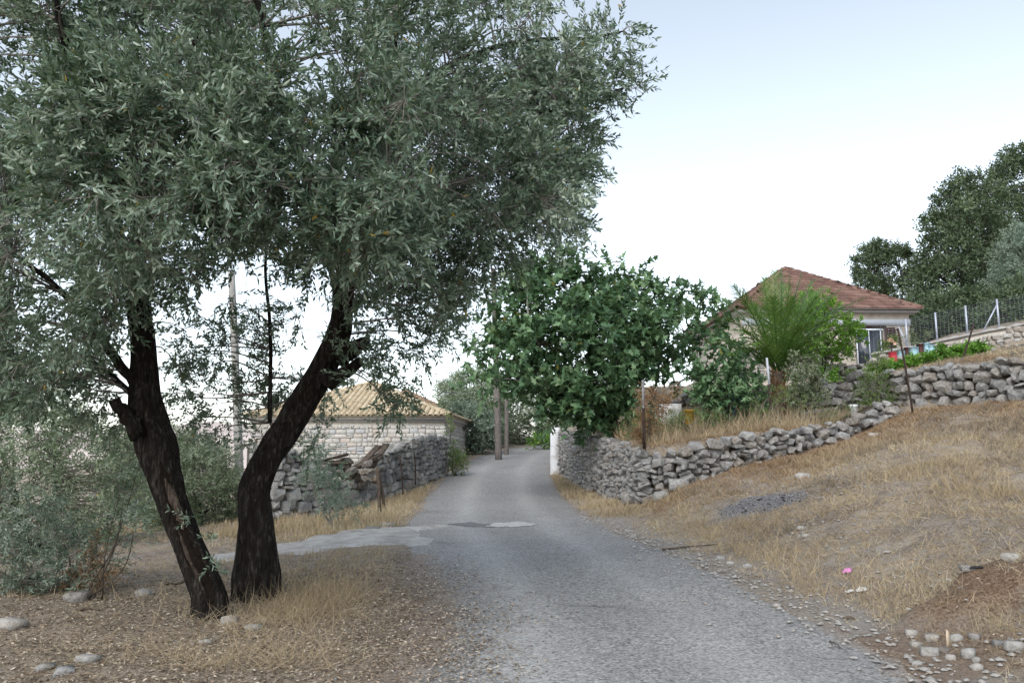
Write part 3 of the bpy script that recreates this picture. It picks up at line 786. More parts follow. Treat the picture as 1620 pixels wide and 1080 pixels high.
# bare wood scar on the front of the left trunk: a ragged split that follows the lean, its inner shade painted as a dark strip
n, s = VL.shape[:2]
front = float(np.argmin(VL[22, :, 1] - .25 * VL[22, :, 0]))
def trunk_pt(r_, kf):
    r_ = min(max(r_, 0), n - 1.001); i = int(r_); f_ = r_ - i; k0 = int(math.floor(kf)); g_ = kf - k0
    q = lambda a: VL[a, k0 % s] * (1 - g_) + VL[a, (k0 + 1) % s] * g_
    return q(i) * (1 - f_) + q(i + 1) * f_, CL[i] * (1 - f_) + CL[i + 1] * f_
for (ra_, rb_, sh_, wd_, mt_, nm_, lb_) in ((8, 44, .2, 3.4, 'hollow_shade', "hollow_shade", "dark strip painting the shade inside the split in the leaning trunk"), (12, 30, 1.9, .7, 'deadwood', "bare_wood", "pale strip of bare heartwood beside the split"), (27, 40, -.3, 2.0, 'deadwood', "bare_wood", "pale splintered heartwood at the top of the split")):
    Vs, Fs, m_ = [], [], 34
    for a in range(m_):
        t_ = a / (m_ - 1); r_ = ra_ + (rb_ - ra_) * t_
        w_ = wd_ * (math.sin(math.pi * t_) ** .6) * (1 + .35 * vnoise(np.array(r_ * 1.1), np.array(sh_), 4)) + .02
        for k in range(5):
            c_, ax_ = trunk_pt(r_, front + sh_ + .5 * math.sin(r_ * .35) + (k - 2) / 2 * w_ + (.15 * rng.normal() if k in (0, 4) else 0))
            d_ = norm(c_ - ax_); lift_ = (.004 if mt_ == 'hollow_shade' else .016 * math.sin(math.pi * k / 4) + .006)
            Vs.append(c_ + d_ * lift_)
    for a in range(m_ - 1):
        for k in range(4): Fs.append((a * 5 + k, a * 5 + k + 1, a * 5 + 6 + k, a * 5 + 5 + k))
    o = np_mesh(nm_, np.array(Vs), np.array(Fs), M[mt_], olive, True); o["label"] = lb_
# broken stubs
for tr_, d in (([(222, 690), (200, 655), (181, 633)], 8.0), ([(535, 570), (560, 552), (582, 538)], 8.6), ([(515, 610), (545, 590), (572, 572)], 8.6)):
    limb_mesh("broken_stub", [P(a, b_, d) for a, b_ in tr_], .095, .055, olive, M['bark'], 10, 8, .14)
OL = []
def limb(pts, r0, r1, nm="branch"):
    p, r = limb_mesh(nm, [P(*q) for q in pts], r0, r1, olive, M['bark'], 8, 16, .08); OL.append(np.column_stack([p, r])); return p
limb([(212, 605, 8.15), (185, 570, 8.0), (140, 510, 7.8), (85, 450, 7.6), (20, 400, 7.4)], .06, .02)
limb([(205, 620, 8.15), (160, 580, 8.3), (90, 545, 8.5), (10, 520, 8.8)], .035, .012)
limb([(222, 480, 8.2), (190, 380, 7.6), (150, 260, 7.0), (110, 120, 6.6), (90, 0, 6.4)], .085, .025)
limb([(228, 335, 8.0), (250, 240, 7.8), (300, 120, 7.5), (330, -40, 7.2), (340, -200, 7.2)], .085, .025)
limb([(225, 400, 8.1), (290, 330, 8.8), (340, 230, 9.4), (360, 100, 9.8)], .07, .02)
limb([(548, 420, 8.4), (500, 330, 7.6), (470, 230, 6.8), (430, 110, 6.2), (400, -40, 6.0)], .075, .02)
limb([(560, 335, 8.2), (590, 220, 7.8), (620, 90, 7.4), (640, -80, 7.2), (650, -220, 7.2)], .075, .022)
limb([(546, 440, 8.45), (620, 370, 8.6), (700, 290, 8.6), (790, 220, 8.4), (880, 170, 8.2), (985, 140, 8.1)], .065, .010)
limb([(690, 300, 8.6), (760, 320, 8.9), (830, 330, 9.1), (890, 300, 9.2)], .03, .008)
limb([(605, 160, 7.6), (700, 110, 7.5), (800, 70, 7.6), (930, 60, 7.8), (985, 50, 7.8)], .045, .008)
limb([(545, 490, 8.5), (600, 460, 8.9), (660, 440, 9.3), (720, 430, 9.6)], .035, .010)
limb([(540, 500, 8.5), (520, 420, 9.3), (480, 330, 9.9), (430, 250, 10.2)], .05, .015)
limb([(427, 668, 9.2), (428, 580, 9.3), (426, 500, 9.4), (420, 420, 9.4), (430, 330, 9.3)], .028, .016)
limb([(560, 350, 8.2), (600, 320, 7.0), (620, 300, 6.0), (600, 330, 5.2)], .035, .008)
limb([(228, 360, 8.0), (260, 320, 7.0), (270, 300, 6.0), (250, 340, 5.2)], .035, .008)
nodesO = np.concatenate(OL + [np.column_stack([CL[63:], RL[63:]]), np.column_stack([CR[70:], RR[70:]])])

crown_poly = [(-140, -260), (760, -260), (860, -40), (905, 10), (925, 60), (935, 120), (950, 165), (930, 235), (912, 325), (878, 372), (820, 405), (752, 465), (712, 515), (640, 545), (590, 520), (560, 470), (470, 440), (400, 470), (330, 440), (250, 450), (190, 530), (120, 610), (40, 640), (-60, 660), (-160, 560)]
C1 = fill_poly(crown_poly, 430, 7.6, 2.5, 14)
C1b = fill_poly([(600, 150), (800, 90), (905, 110), (925, 235), (905, 325), (865, 378), (790, 428), (710, 480), (640, 510), (590, 470)], 85, 8.5, 1.2, 6)
C1c = fill_poly([(-160, -220), (220, -220), (280, 60), (200, 260), (60, 380), (-120, 380)], 75, 7.9, 1.5, 6)
C1 = np.concatenate([C1, C1b, C1c])
# near shell of the crown, drooping towards the viewer
near_poly = [(60, 150), (250, 100), (470, 90), (660, 110), (720, 220), (700, 330), (620, 400), (520, 400), (420, 370), (300, 400), (160, 420), (70, 360)]
C2 = fill_poly(near_poly, 85, 5.6, .55, 5)
# hanging skirt with sky showing through
skirt = [P(*q) for q in [(140, 600, 8.2), (100, 560, 8.3), (60, 610, 8.4), (20, 570, 8.6), (160, 520, 8.0), (290, 520, 8.8), (310, 590, 9.2), (330, 640, 9.4), (300, 470, 9.0), (350, 520, 9.6), (350, 600, 9.8), (400, 500, 9.6), (395, 590, 9.8), (440, 540, 9.6), (450, 620, 9.8), (470, 500, 9.4), (310, 550, 9.6), (370, 650, 9.8), (410, 640, 9.9), (340, 680, 9.8), (400, 690, 9.9), (280, 620, 9.4),
                             (590, 520, 8.8), (630, 540, 9.0), (600, 570, 8.8), (650, 490, 9.2), (690, 500, 9.4), (610, 480, 8.8), (570, 590, 8.6), (600, 620, 8.7), (625, 640, 8.7), (640, 610, 9.0), (660, 555, 9.1), (960, 140, 8.1), (995, 120, 8.1), (1005, 140, 8.1), (980, 105, 8.1), (945, 155, 8.15), (910, 160, 8.2), (960, 45, 7.8), (985, 50, 7.8), (930, 55, 7.8), (940, 85, 7.9), (885, 345, 9.1), (855, 385, 9.0), (905, 270, 9.1), (700, 520, 9.5), (490, 640, 10.2), (505, 665, 10.4), (495, 700, 10.5), (515, 610, 10.2), (480, 600, 10), (380, 540, 9.8), (330, 560, 9.6), (300, 560, 9.3), (350, 560, 9.7), (420, 560, 9.8), (440, 590, 9.9), (415, 530, 9.5), (285, 580, 9.2), (450, 480, 9.2), (360, 480, 9.2), (320, 620, 9.4), (395, 620, 9.8), (430, 640, 9.9), (310, 660, 9.5), (120, 620, 8.3), (170, 560, 8.2), (80, 600, 8.4), (40, 630, 8.6), (150, 630, 8.2), (110, 590, 8.0), (10, 610, 8.4), (70, 640, 8.7), (180, 610, 8.4), (130, 650, 8.5), (190, 660, 8.6), (560, 540, 8.3), (580, 560, 8.5), (620, 590, 8.8), (675, 540, 9.2), (735, 490, 9.5), (560, 490, 8.4), (660, 520, 9.1), (630, 500, 9)]]
C2r = np.full(len(C2), .26)
CC = np.concatenate([C1, C2, np.array(skirt)])
RRr = np.concatenate([rng.uniform(.22, .42, len(C1)), C2r, np.full(len(skirt), .20)])
cnt = np.concatenate([np.full(len(C1), 25), np.full(len(C2), 22), np.full(len(skirt), 13)])
A, B, ra, rb = [], [], [], []
for c_, r_ in zip(CC, RRr):
    d = np.linalg.norm(nodesO[:, :3] - c_, axis=1) + .8 * np.maximum(0, nodesO[:, 2] - c_[2])
    k = d.argmin(); s_ = nodesO[k, :3]; ln = np.linalg.norm(c_ - s_); q0 = min(nodesO[k, 3] * .55, .006 + .009 * ln)
    mid = (s_ + c_) / 2 + rng.normal(0, .10, 3) * ln + np.array((0, 0, .06 * ln))
    pp = smooth_path([s_, mid, c_], 8)
    for a in range(7):
        A.append(pp[a]); B.append(pp[a + 1]); ra.append(q0 * (1 - a / 9)); rb.append(q0 * (1 - (a + 1) / 9))
k = np.repeat(np.arange(len(CC)), cnt); n = len(k)
cen = P(430, 250, 7.6)
outw = norm(CC - cen)
dirs = norm(rng.normal(size=(n, 3)) + .45 * outw[k])
S = CC[k] + dirs * (RRr[k] * rng.random(n) ** .5 * .8)[:, None]
shoot = norm(rng.normal(size=(len(CC), 3)) + outw * .8 + np.array((0, -.15, .45)))
D2 = norm(dirs * .55 + rng.normal(0, .35, (n, 3)) + shoot[k] * .75)
tone = np.clip(rng.normal(.46, .14, len(CC))[k] + rng.normal(0, .10, n), 0, .85)
LS = rng.uniform(.14, .34, n); isn = S[:, 1] < 6.6
lv1, (ta, tb) = sprigs(S[isn], D2[isn], LS[isn], 8, .070, .0215, .40, T_OLIVE, .58, tone[isn])
lv2, (tc, td) = sprigs(S[~isn], D2[~isn], LS[~isn], 8, .072, .024, .40, T_DIAM, .58, tone[~isn])
lv = joinV([lv1, lv2]); tc, td = tc[:len(tc) // 2], td[:len(td) // 2]
ta, tb = np.concatenate([ta, tc]), np.concatenate([tb, td])
np_mesh("crown", lv[0], lv[1], M['olive'], olive, False, dict(rnd=lv[2]))
sel = rng.random(n) < .5
V, F = prisms(np.concatenate([np.array(A), CC[k][sel], ta]), np.concatenate([np.array(B), S[sel], tb]),
              np.concatenate([ra, np.full(sel.sum(), .0045), np.full(len(ta), .0026)]), np.concatenate([rb, np.full(sel.sum(), .003), np.full(len(ta), .0015)]))
np_mesh("twigs", V, F.reshape(-1, 4), M['twig'], olive)
# long bare hanging shoots and the small sprays on the trunk
for q in range(22):
    px, py, d = rng.uniform(380, 640), rng.uniform(300, 420), rng.uniform(6.2, 8)
    p0 = P(px, py, d); p = smooth_path([p0, p0 + (rng.normal(0, .06), rng.normal(0, .05), -.22), p0 + (rng.normal(0, .1), 0, -rng.uniform(.35, .6))], 6)
    mb = MB(); mb.tube(p, np.linspace(.003, .0018, 6), 3); mb.build("hanging_shoot", M['twig'], olive)
sp = np.array([P(*q) for q in [(528, 535, 8.1), (520, 530, 8.1), (535, 545, 8.1), (340, 890, 7.7), (333, 850, 7.7), (345, 905, 7.7), (300, 815, 7.75), (215, 812, 7.9), (228, 818, 7.9), (240, 812, 7.9), (222, 800, 7.9)]])
k = np.repeat(np.arange(len(sp)), 3)
lv, _t = sprigs(sp[k], norm(rng.normal(size=(len(k), 3)) + (0, -.5, -.4)), rng.uniform(.08, .2, len(k)), 5, .06, .015, .3, T_LANCE, .8, np.full(len(k), .5))
np_mesh("trunk_sprays", lv[0], lv[1], M['olive'], olive, False, dict(rnd=lv[2]))

# ================================================================== DRY STONE WALLS
def stone_mesh(name, seed, rnd_=.45, amp=.10):
    r_ = np.random.default_rng(seed); q = (-.5, 0, .5)
    pts = [(x, y, z) for x in q for y in q for z in q if not (x == 0 and y == 0 and z == 0)]
    idx = {p: i for i, p in enumerate(pts)}; F = []
    for ax in range(3):
        for sgn in (-.5, .5):
            for a in (0, 1):
                for b_ in (0, 1):
                    def pt(i, j):
                        v = [0, 0, 0]; v[ax] = sgn; v[(ax + 1) % 3] = q[i]; v[(ax + 2) % 3] = q[j]; return idx[tuple(v)]
                    f = [pt(a, b_), pt(a + 1, b_), pt(a + 1, b_ + 1), pt(a, b_ + 1)]
                    F.append(f if sgn > 0 else f[::-1])
    V = np.array(pts, float); S_ = norm(V) * .56
    V = V * (1 - rnd_) + S_ * rnd_ + r_.normal(0, amp, V.shape) * .55
    V = V / (V.max(0) - V.min(0)); V -= (V.max(0) + V.min(0)) / 2
    return V, np.array(F)
import bmesh
def hull_stone(seed, n=16, box=.55):
    r_ = np.random.default_rng(seed); pts = []
    for sx in (-1, 1):
        for sy in (-1, 1):
            for sz in (-1, 1): pts.append(np.array((sx, sy, sz)) * .5 * r_.uniform(.45, .92, 3))
    d = norm(r_.normal(size=(n - 8, 3))); pts += list(d * .56 * r_.uniform(.85, 1.05, (n - 8, 1)))
    bm = bmesh.new(); vs_ = [bm.verts.new(p) for p in pts]; bmesh.ops.convex_hull(bm, input=vs_)
    bmesh.ops.delete(bm, geom=[v for v in bm.verts if not v.link_faces], context='VERTS')
    bmesh.ops.recalc_face_normals(bm, faces=bm.faces[:])
    bm.verts.index_update(); V = np.array([v.co[:] for v in bm.verts]); F = np.array([[v.index for v in f.verts] for f in bm.faces]); bm.free()
    V = V / (V.max(0) - V.min(0)); V -= (V.max(0) + V.min(0)) / 2
    return V, F
STONES = [hull_stone(100 + i, 24) for i in range(30)]
BLOCKS = [hull_stone(300 + i, 16) for i in range(20)]
ASHL = [stone_mesh("a", 200 + i, .10, .045) for i in range(10)]
def mesh_bank(tag_, bank, mat, sm=True):
    out = []
    for i, (V, F) in enumerate(bank):
        me = bpy.data.meshes.new(tag_); me.from_pydata(V.tolist(), [], F.tolist()); me.polygons.foreach_set("use_smooth", np.full(len(F), len(F[0]) == 4))
        me.materials.append(mat); out.append(me)
    return out
BANK = {k: mesh_bank(k + "_stone", bk, M[k]) for k, bk in (('field', STONES), ('pale_stone', STONES), ('ruin', BLOCKS), ('ashlar', ASHL), ('timber_stone', STONES))}

def eul(rot): return rot
def put_stones(items, matkey, bank, parent, limit=300, name="stone", name_rest="small_stones"):
    """items: (center, X, Y, Z axes, size(3)); largest in view become objects, the rest one mesh"""
    cpos = np.array((0, 0, CAMZ))
    app = [-(it[2][0] * it[2][2]) ** .5 / np.linalg.norm(it[0] - cpos) for it in items]
    order = np.argsort(app)
    mp_inv = None; rest = []
    pw_ = Matrix.Translation(parent.location) @ parent.rotation_euler.to_matrix().to_4x4()
    inv = pw_.inverted()
    for r_, i in enumerate(order):
        c_, ax, size = items[i]
        v = random.randrange(len(bank))
        if r_ < limit:
            o = bpy.data.objects.new(name, BANK[matkey][v]); COL.objects.link(o); o.parent = parent
            m = np.eye(4); m[:3, :3] = np.array(ax).T * np.asarray(size)[None]; m[:3, 3] = c_
            o.matrix_parent_inverse = inv; o.matrix_basis = Matrix(m.tolist())
        else: rest.append((c_, ax, size, v))
    if rest:
        parts = []
        for c_, ax, size, v in rest:
            V, F = bank[v]; parts.append(((V * size) @ np.array(ax) + c_, [F], np.full(len(V), random.random())))
        V, FF, rn = joinV(parts)
        o = np_mesh(name_rest, V, FF, M[matkey], parent, FF[0].shape[1] == 4, dict(rnd=rn)); o["kind"] = "stuff"

def rot_jit(ax, a):
    e = rng.normal(0, a, 3); m = np.array(Matrix.Rotation(e[0], 3, 'X') @ Matrix.Rotation(e[1], 3, 'Y') @ Matrix.Rotation(e[2], 3, 'Z'))
    return m @ np.array(ax)

def course_stones(path, bot, top, face, hmin, hmax, depth, jit=.10, aspect=(1.0, 2.2), gap=.97, wave=.05, holes=None, proud=.05):
    """path: polyline (x,y); bot/top: functions of arclength -> z; face: +1 stones face to the left of the path, -1 right"""
    pth = np.array(path, float); seg = np.linalg.norm(np.diff(pth, axis=0), axis=1); cum = np.concatenate([[0], np.cumsum(seg)]); Ltot = cum[-1]
    items = []
    def at(s):
        i = int(np.clip(np.searchsorted(cum, s) - 1, 0, len(seg) - 1)); t = (s - cum[i]) / seg[i]
        d = (pth[i + 1] - pth[i]) / seg[i]; return pth[i] + d * seg[i] * t, d
    s0 = 0.0; ph = rng.uniform(0, 9)
    rows_ = 60; tt = 0.0
    for row in range(rows_):
        h = rng.uniform(hmin, hmax); s = rng.uniform(-.2, 0); anyp = False
        while s < Ltot:
            w = h * rng.uniform(*aspect)
            sc_ = np.clip(s + w / 2, 0, Ltot); zb, zt = bot(sc_), top(sc_)
            zc = zb + tt + h / 2 + wave * math.sin(sc_ * 1.1 + ph) + wave * .6 * math.sin(sc_ * 2.7 + ph * 2)
            if zc < zt + rng.uniform(-.35, .15) * h and (holes is None or not holes(sc_, zc)):
                anyp = True; p, d = at(sc_)
                nrm = np.array((-d[1], d[0])) * face
                subs = [(0, h, w, 0)]
                if rng.random() < .16 and h > .14: subs = [(-.25 * h, h * .5, w, 0), (.25 * h, h * .5, w, 0)]
                elif rng.random() < .14: subs = [(0, h, w * .5, -.25 * w), (.04, h * .9, w * .5, .25 * w)]
                for dz, hh, ww, ds in subs:
                    X = np.array((d[0], d[1], 0)); Yv = np.array((-nrm[0], -nrm[1], 0)); Zv = np.array((0, 0, 1.0))
                    if np.dot(np.cross(X, Yv), Zv) < 0: X = -X
                    c_ = np.array((*(p + d * ds + nrm * rng.uniform(-proud, proud)), zc + dz))
                    items.append((c_, rot_jit((X, Yv, Zv), jit), (ww * gap * rng.uniform(.95, 1.1), depth * rng.uniform(.8, 1.2), hh * gap * rng.uniform(.98, 1.16))))
            s += w
        tt += h * .97
        if not anyp and row > 2: break
    return items, Ltot, at

def core(path, bot, top, thick, face, mat, parent, inset=.10, name="earth_core", n=60):
    pth = np.array(path, float); seg = np.linalg.norm(np.diff(pth, axis=0), axis=1); cum = np.concatenate([[0], np.cumsum(seg)])
    ss = np.linspace(0, cum[-1], n); x = np.interp(ss, cum, pth[:, 0]); y = np.interp(ss, cum, pth[:, 1])
    T = norm(np.gradient(np.column_stack([x, y]), axis=0)); Nn = np.column_stack([-T[:, 1], T[:, 0]]) * face
    V = []
    for i, s in enumerate(ss):
        zb, zt = bot(s) - .3, top(s) - .10 + rng.uniform(-.03, .03)
        f = np.array((x[i], y[i])) - Nn[i] * inset; k_ = f - Nn[i] * thick
        V += [(*f, zb), (*f, zt), (*k_, zt), (*k_, zb)]
    F = []
    for i in range(n - 1):
        for a in range(4): F.append((i * 4 + a, i * 4 + (a + 1) % 4, i * 4 + 4 + (a + 1) % 4, i * 4 + 4 + a))
    mb = MB(); mb.add(V, F + [(0, 1, 2, 3), tuple((n - 1) * 4 + a for a in (3, 2, 1, 0))])
    return mb.build(name, mat, parent)

def interp_fn(path, zs):
    pth = np.array(path, float); cum = np.concatenate([[0], np.cumsum(np.linalg.norm(np.diff(pth, axis=0), axis=1))])
    return lambda s: float(np.interp(s, cum, zs))

def low_at(path, d=.35):   # ground height just in front of a wall path
    return [float(min(H(np.array([p[0] - o[0]]), np.array([p[1] - o[1]]), False)[0] for o in ((d * .6, 0), (0, d)))) for p in path]

# wall A: along the road from the white pillar to the corner
PA = [(1.93, 29.9)] + LOWW[1:4]
botA = interp_fn(PA, low_at(PA)); topA = interp_fn(PA, [P(888, 683, 31)[2], P(925, 690, 25)[2], P(960, 697, 21)[2], P(1015, 716, 18.2)[2]])
wa = empty("dry_stone_wall", (*PA[1], botA(6)), "grey dry-stone retaining wall below the fig tree, running along the road", "stone wall", "dry-stone terrace walls")
it, _, _ = course_stones(PA, botA, topA, -1, .08, .20, .32, .25, (.8, 2.0), 1.0, .07, None, .08)
put_stones(it, 'field', STONES, wa)
core(PA, botA, topA, .5, -1, M['earth_core'], wa)
# wall B: up the bank from the corner
PB_ = LOWW[3:]
botB = interp_fn(PB_, low_at(PB_)); topB = interp_fn(PB_, [P(1017, 722, 18.2)[2], P(1080, 708, 17.9)[2], P(1200, 683, 18.4)[2], P(1330, 668, 19.2)[2], P(1430, 632, 19.8)[2]])
wb = empty("dry_stone_wall", (*PB_[1], botB(1)), "low brownish dry-stone wall climbing the straw bank below the palm", "stone wall", "dry-stone terrace walls")
it, _, _ = course_stones(PB_, botB, topB, -1, .10, .23, .34, .25, (.8, 2.0), 1.0, .07, None, .08)
put_stones(it, 'field', STONES, wb)
core(PB_, botB, topB, .45, -1, M['earth_core'], wb)
# upper wall
botU = interp_fn(UPPW, [float(T1(np.array([p[0]]), np.array([p[1]]))[0]) - .1 if i < 3 else G(p[0] - .35, p[1] - .3) - .05 for i, p in enumerate(UPPW)])
topU = interp_fn(UPPW, [P(1075, 632, 26.5)[2], P(1235, 612, 24.3)[2], P(1400, 587, 21.3)[2], P(1520, 578, 19.4)[2], P(1640, 563, 17.7)[2], P(1790, 545, 15.4)[2]])
wu = empty("dry_stone_wall", (*UPPW[2], botU(5)), "tall upper dry-stone wall of big grey boulders under the vegetable patch", "stone wall", "dry-stone terrace walls")
it, _, _ = course_stones(UPPW, botU, topU, -1, .12, .30, .42, .25, (.9, 2.0), 1.0, .09, None, .09)
put_stones(it, 'field', STONES, wu)
core(UPPW, botU, topU, .5, -1, M['earth_core'], wu)

# white painted wall end
pp = P(879, 742, 30.3); zt = P(879, 676, 30.3)[2]
mb = MB(); wv_ = []
zs = np.linspace(G(1.5, 30.6) - .1, zt, 9)
ring = [(-.2, -.22), (0, -.24), (.2, -.21), (.22, .2), (-.2, .22)]
for j, z in enumerate(zs):
    wv_ += [(pp[0] + a * 1.05 * (1 - .02 * j) + rng.normal(0, .012), 30.3 + b_ + rng.normal(0, .012), z) for a, b_ in ring]
F = [(j * 5 + k, j * 5 + (k + 1) % 5, j * 5 + 5 + (k + 1) % 5, j * 5 + 5 + k) for j in range(8) for k in range(5)] + [tuple(40 + k for k in range(5))]
mb.add(wv_, F); o = mb.build("gate_pillar", M['whitewash']); tag(o, "whitewashed stone pillar at the far end of the roadside wall", "pillar")

# ================================================================== RUIN WALL on the left
RP = [(-5.75, 17.6), (-5.3, 17.9), (-4.72, 19.0), (-4.38, 20.2), (-4.05, 21.6), (-3.85, 22.6), (-3.1, 25.8), (-2.55, 30.2)]
rz_ = [G(p[0] + .3, p[1] - .3) - .05 for p in RP]
botR = interp_fn(RP, rz_); topR = interp_fn(RP, [P(405, 700, 17.6)[2], P(440, 706, 17.9)[2], P(500, 733, 19.0)[2], P(541, 766, 20.2)[2], P(577, 748, 21.6)[2], P(598, 718, 22.6)[2], P(663, 690, 25.8)[2], P(706, 687, 30.2)[2]])
rw = empty("ruined_stone_wall", (*RP[5], rz_[5]), "ruined grey rubble wall with a collapsed gap beside the road", "stone wall")
it, _, _ = course_stones(RP, botR, topR, -1, .13, .30, .32, .10, (.9, 2.1), .97, .05, None, .03)
put_stones(it, 'ruin', BLOCKS, rw)
core(RP, botR, topR, .45, -1, M['ruin_mortar'], rw, .06, "mortar_core")
# collapsed roof timbers and slabs in the gap
gp = [(503, 735), (545, 728), (585, 735), (597, 760), (545, 778), (508, 770)]
hp = fill_poly(gp, 46, 20.9, .35, 0)
put_stones([(c_, rot_jit(np.eye(3), .5), (rng.uniform(.18, .36), .3, rng.uniform(.12, .22))) for c_ in hp], 'timber_stone', STONES, rw, 60)
for k, (a, b_) in enumerate([((500, 727, 20.2), (548, 722, 20.8)), ((506, 724, 20.5), (558, 738, 20.6)), ((546, 746, 20.5), (602, 716, 21.6)), ((552, 740, 20.6), (600, 722, 21.4)), ((574, 736, 21.3), (618, 713, 22.5)), ((494, 733, 19.8), (530, 731, 20.2)), ((560, 742, 21.0), (606, 718, 22.0))]):
    p0, p1 = P(*a), P(*b_); d_ = p1 - p0; L_ = np.linalg.norm(d_); X = d_ / L_; Yv = norm(np.cross((0, 0, 1.0), X)); Zv = np.cross(X, Yv)
    ax = rot_jit((X, Yv, Zv), .18)
    mb = MB(); mb.box((p0 + p1) / 2, (L_, rng.uniform(.13, .24), rng.uniform(.03, .06)), ax.T)
    o = mb.build("fallen_timber", M['timber']); tag(o, ["rotten roof plank lying lowest in the gap of the ruined wall", "split timber slanting down across the wall gap", "long dark beam propped diagonally over the gap", "second leaning beam behind the diagonal one in the gap", "short dark board near the standing part of the ruin", "small plank at the broken edge near the trunk", "uppermost board resting on the ruined wall's top"][k], "timber", "fallen timbers in the ruined wall")

# ================================================================== HOUSES
def half_tile(w, l, rise, nseg=5):
    """tapered barrel tile along +y, base centre at origin"""
    V, F = [], []
    for y, sc_ in ((0, 1.0), (l, .86)):
        for k in range(nseg + 1):
            a = math.pi * k / nseg; V.append((-math.cos(a) * w / 2 * sc_, y, math.sin(a) * rise * sc_ + (0.012 if y == 0 else -.012)))
    m = nseg + 1
    for k in range(nseg): F.append((k, k + 1, m + k + 1, m + k))
    # front lip thickness
    n0 = len(V)
    for k in range(nseg + 1):
        a = math.pi * k / nseg; V.append((-math.cos(a) * (w / 2 - .018), 0, max(0, math.sin(a) * rise - .02)))
    for k in range(nseg): F.append((k + 1, k, n0 + k, n0 + k + 1))
    return np.array(V), F
def flat_tile(w, l):
    prof = [(-.5, .0), (-.38, .035), (-.26, .008), (.0, .018), (.26, .008), (.5, .012)]
    V, F = [], []
    for y, dz in ((0, .055), (l, .0)):
        V += [(a * w, y, b_ + dz) for a, b_ in prof]
    m = len(prof); F = [(k, k + 1, m + k + 1, m + k) for k in range(m - 1)]
    n0 = len(V); V += [(a * w, 0.0, b_ - .006) for a, b_ in prof]; F += [(k + 1, k, n0 + k, n0 + k + 1) for k in range(m - 1)]
    return np.array(V), F

def tile_face(E0, E1, A, tpl, cw, ch, mat, parent, limit, name="roof_tile"):
    """triangle eave E0-E1, apex A; lays overlapping tiles"""
    E0, E1, A = map(np.asarray, (E0, E1, A)); X = norm(E1 - E0); L_ = np.linalg.norm(E1 - E0)
    foot = E0 + X * np.dot(A - E0, X); Yv = norm(A - foot); S_ = np.linalg.norm(A - foot); Zv = np.cross(X, Yv)
    xa = np.dot(A - E0, X)
    me = None; rest = []; cnt_ = 0
    V0, F0 = tpl
    mesh = bpy.data.meshes.new(name); mesh.from_pydata(V0.tolist(), [], F0); mesh.polygons.foreach_set("use_smooth", np.ones(len(F0), bool)); mesh.materials.append(mat)
    inv = (Matrix.Translation(parent.location) @ parent.rotation_euler.to_matrix().to_4x4()).inverted()
    for r_ in range(int(S_ / ch) + 1):
        t = r_ * ch
        if t > S_ - .1: break
        x0, x1 = xa * t / S_, L_ + (xa - L_) * t / S_
        xs = np.arange(math.ceil((x0 + cw * .25) / cw) * cw, x1 - cw * .2, cw)
        for x in xs:
            p = E0 + X * x + Yv * (t - .04) + Zv * (.03 + rng.uniform(0, .008))
            j = rng.normal(0, .012); X2 = norm(X + Yv * j); Y2 = norm(Yv - X * j)
            if cnt_ < limit:
                o = bpy.data.objects.new(name, mesh); COL.objects.link(o); o.parent = parent
                m = np.eye(4); m[:3, :3] = np.array((X2, Y2, Zv)).T; m[:3, 3] = p
                o.matrix_parent_inverse = inv; o.matrix_basis = Matrix(m.tolist()); cnt_ += 1
            else: rest.append((V0 @ np.array((X2, Y2, Zv)) + p))
    if rest:
        parts = []
        Fs = {}
        for f in F0: Fs.setdefault(len(f), []).append(f)
        for v in rest: parts.append((v, [np.array(f) for f in Fs.values()], np.full(len(v), random.random())))
        V, FF, rn = joinV(parts)
        o = np_mesh("roof_tiles", V, FF, mat, parent, True, dict(rnd=rn)); o["kind"] = "stuff"

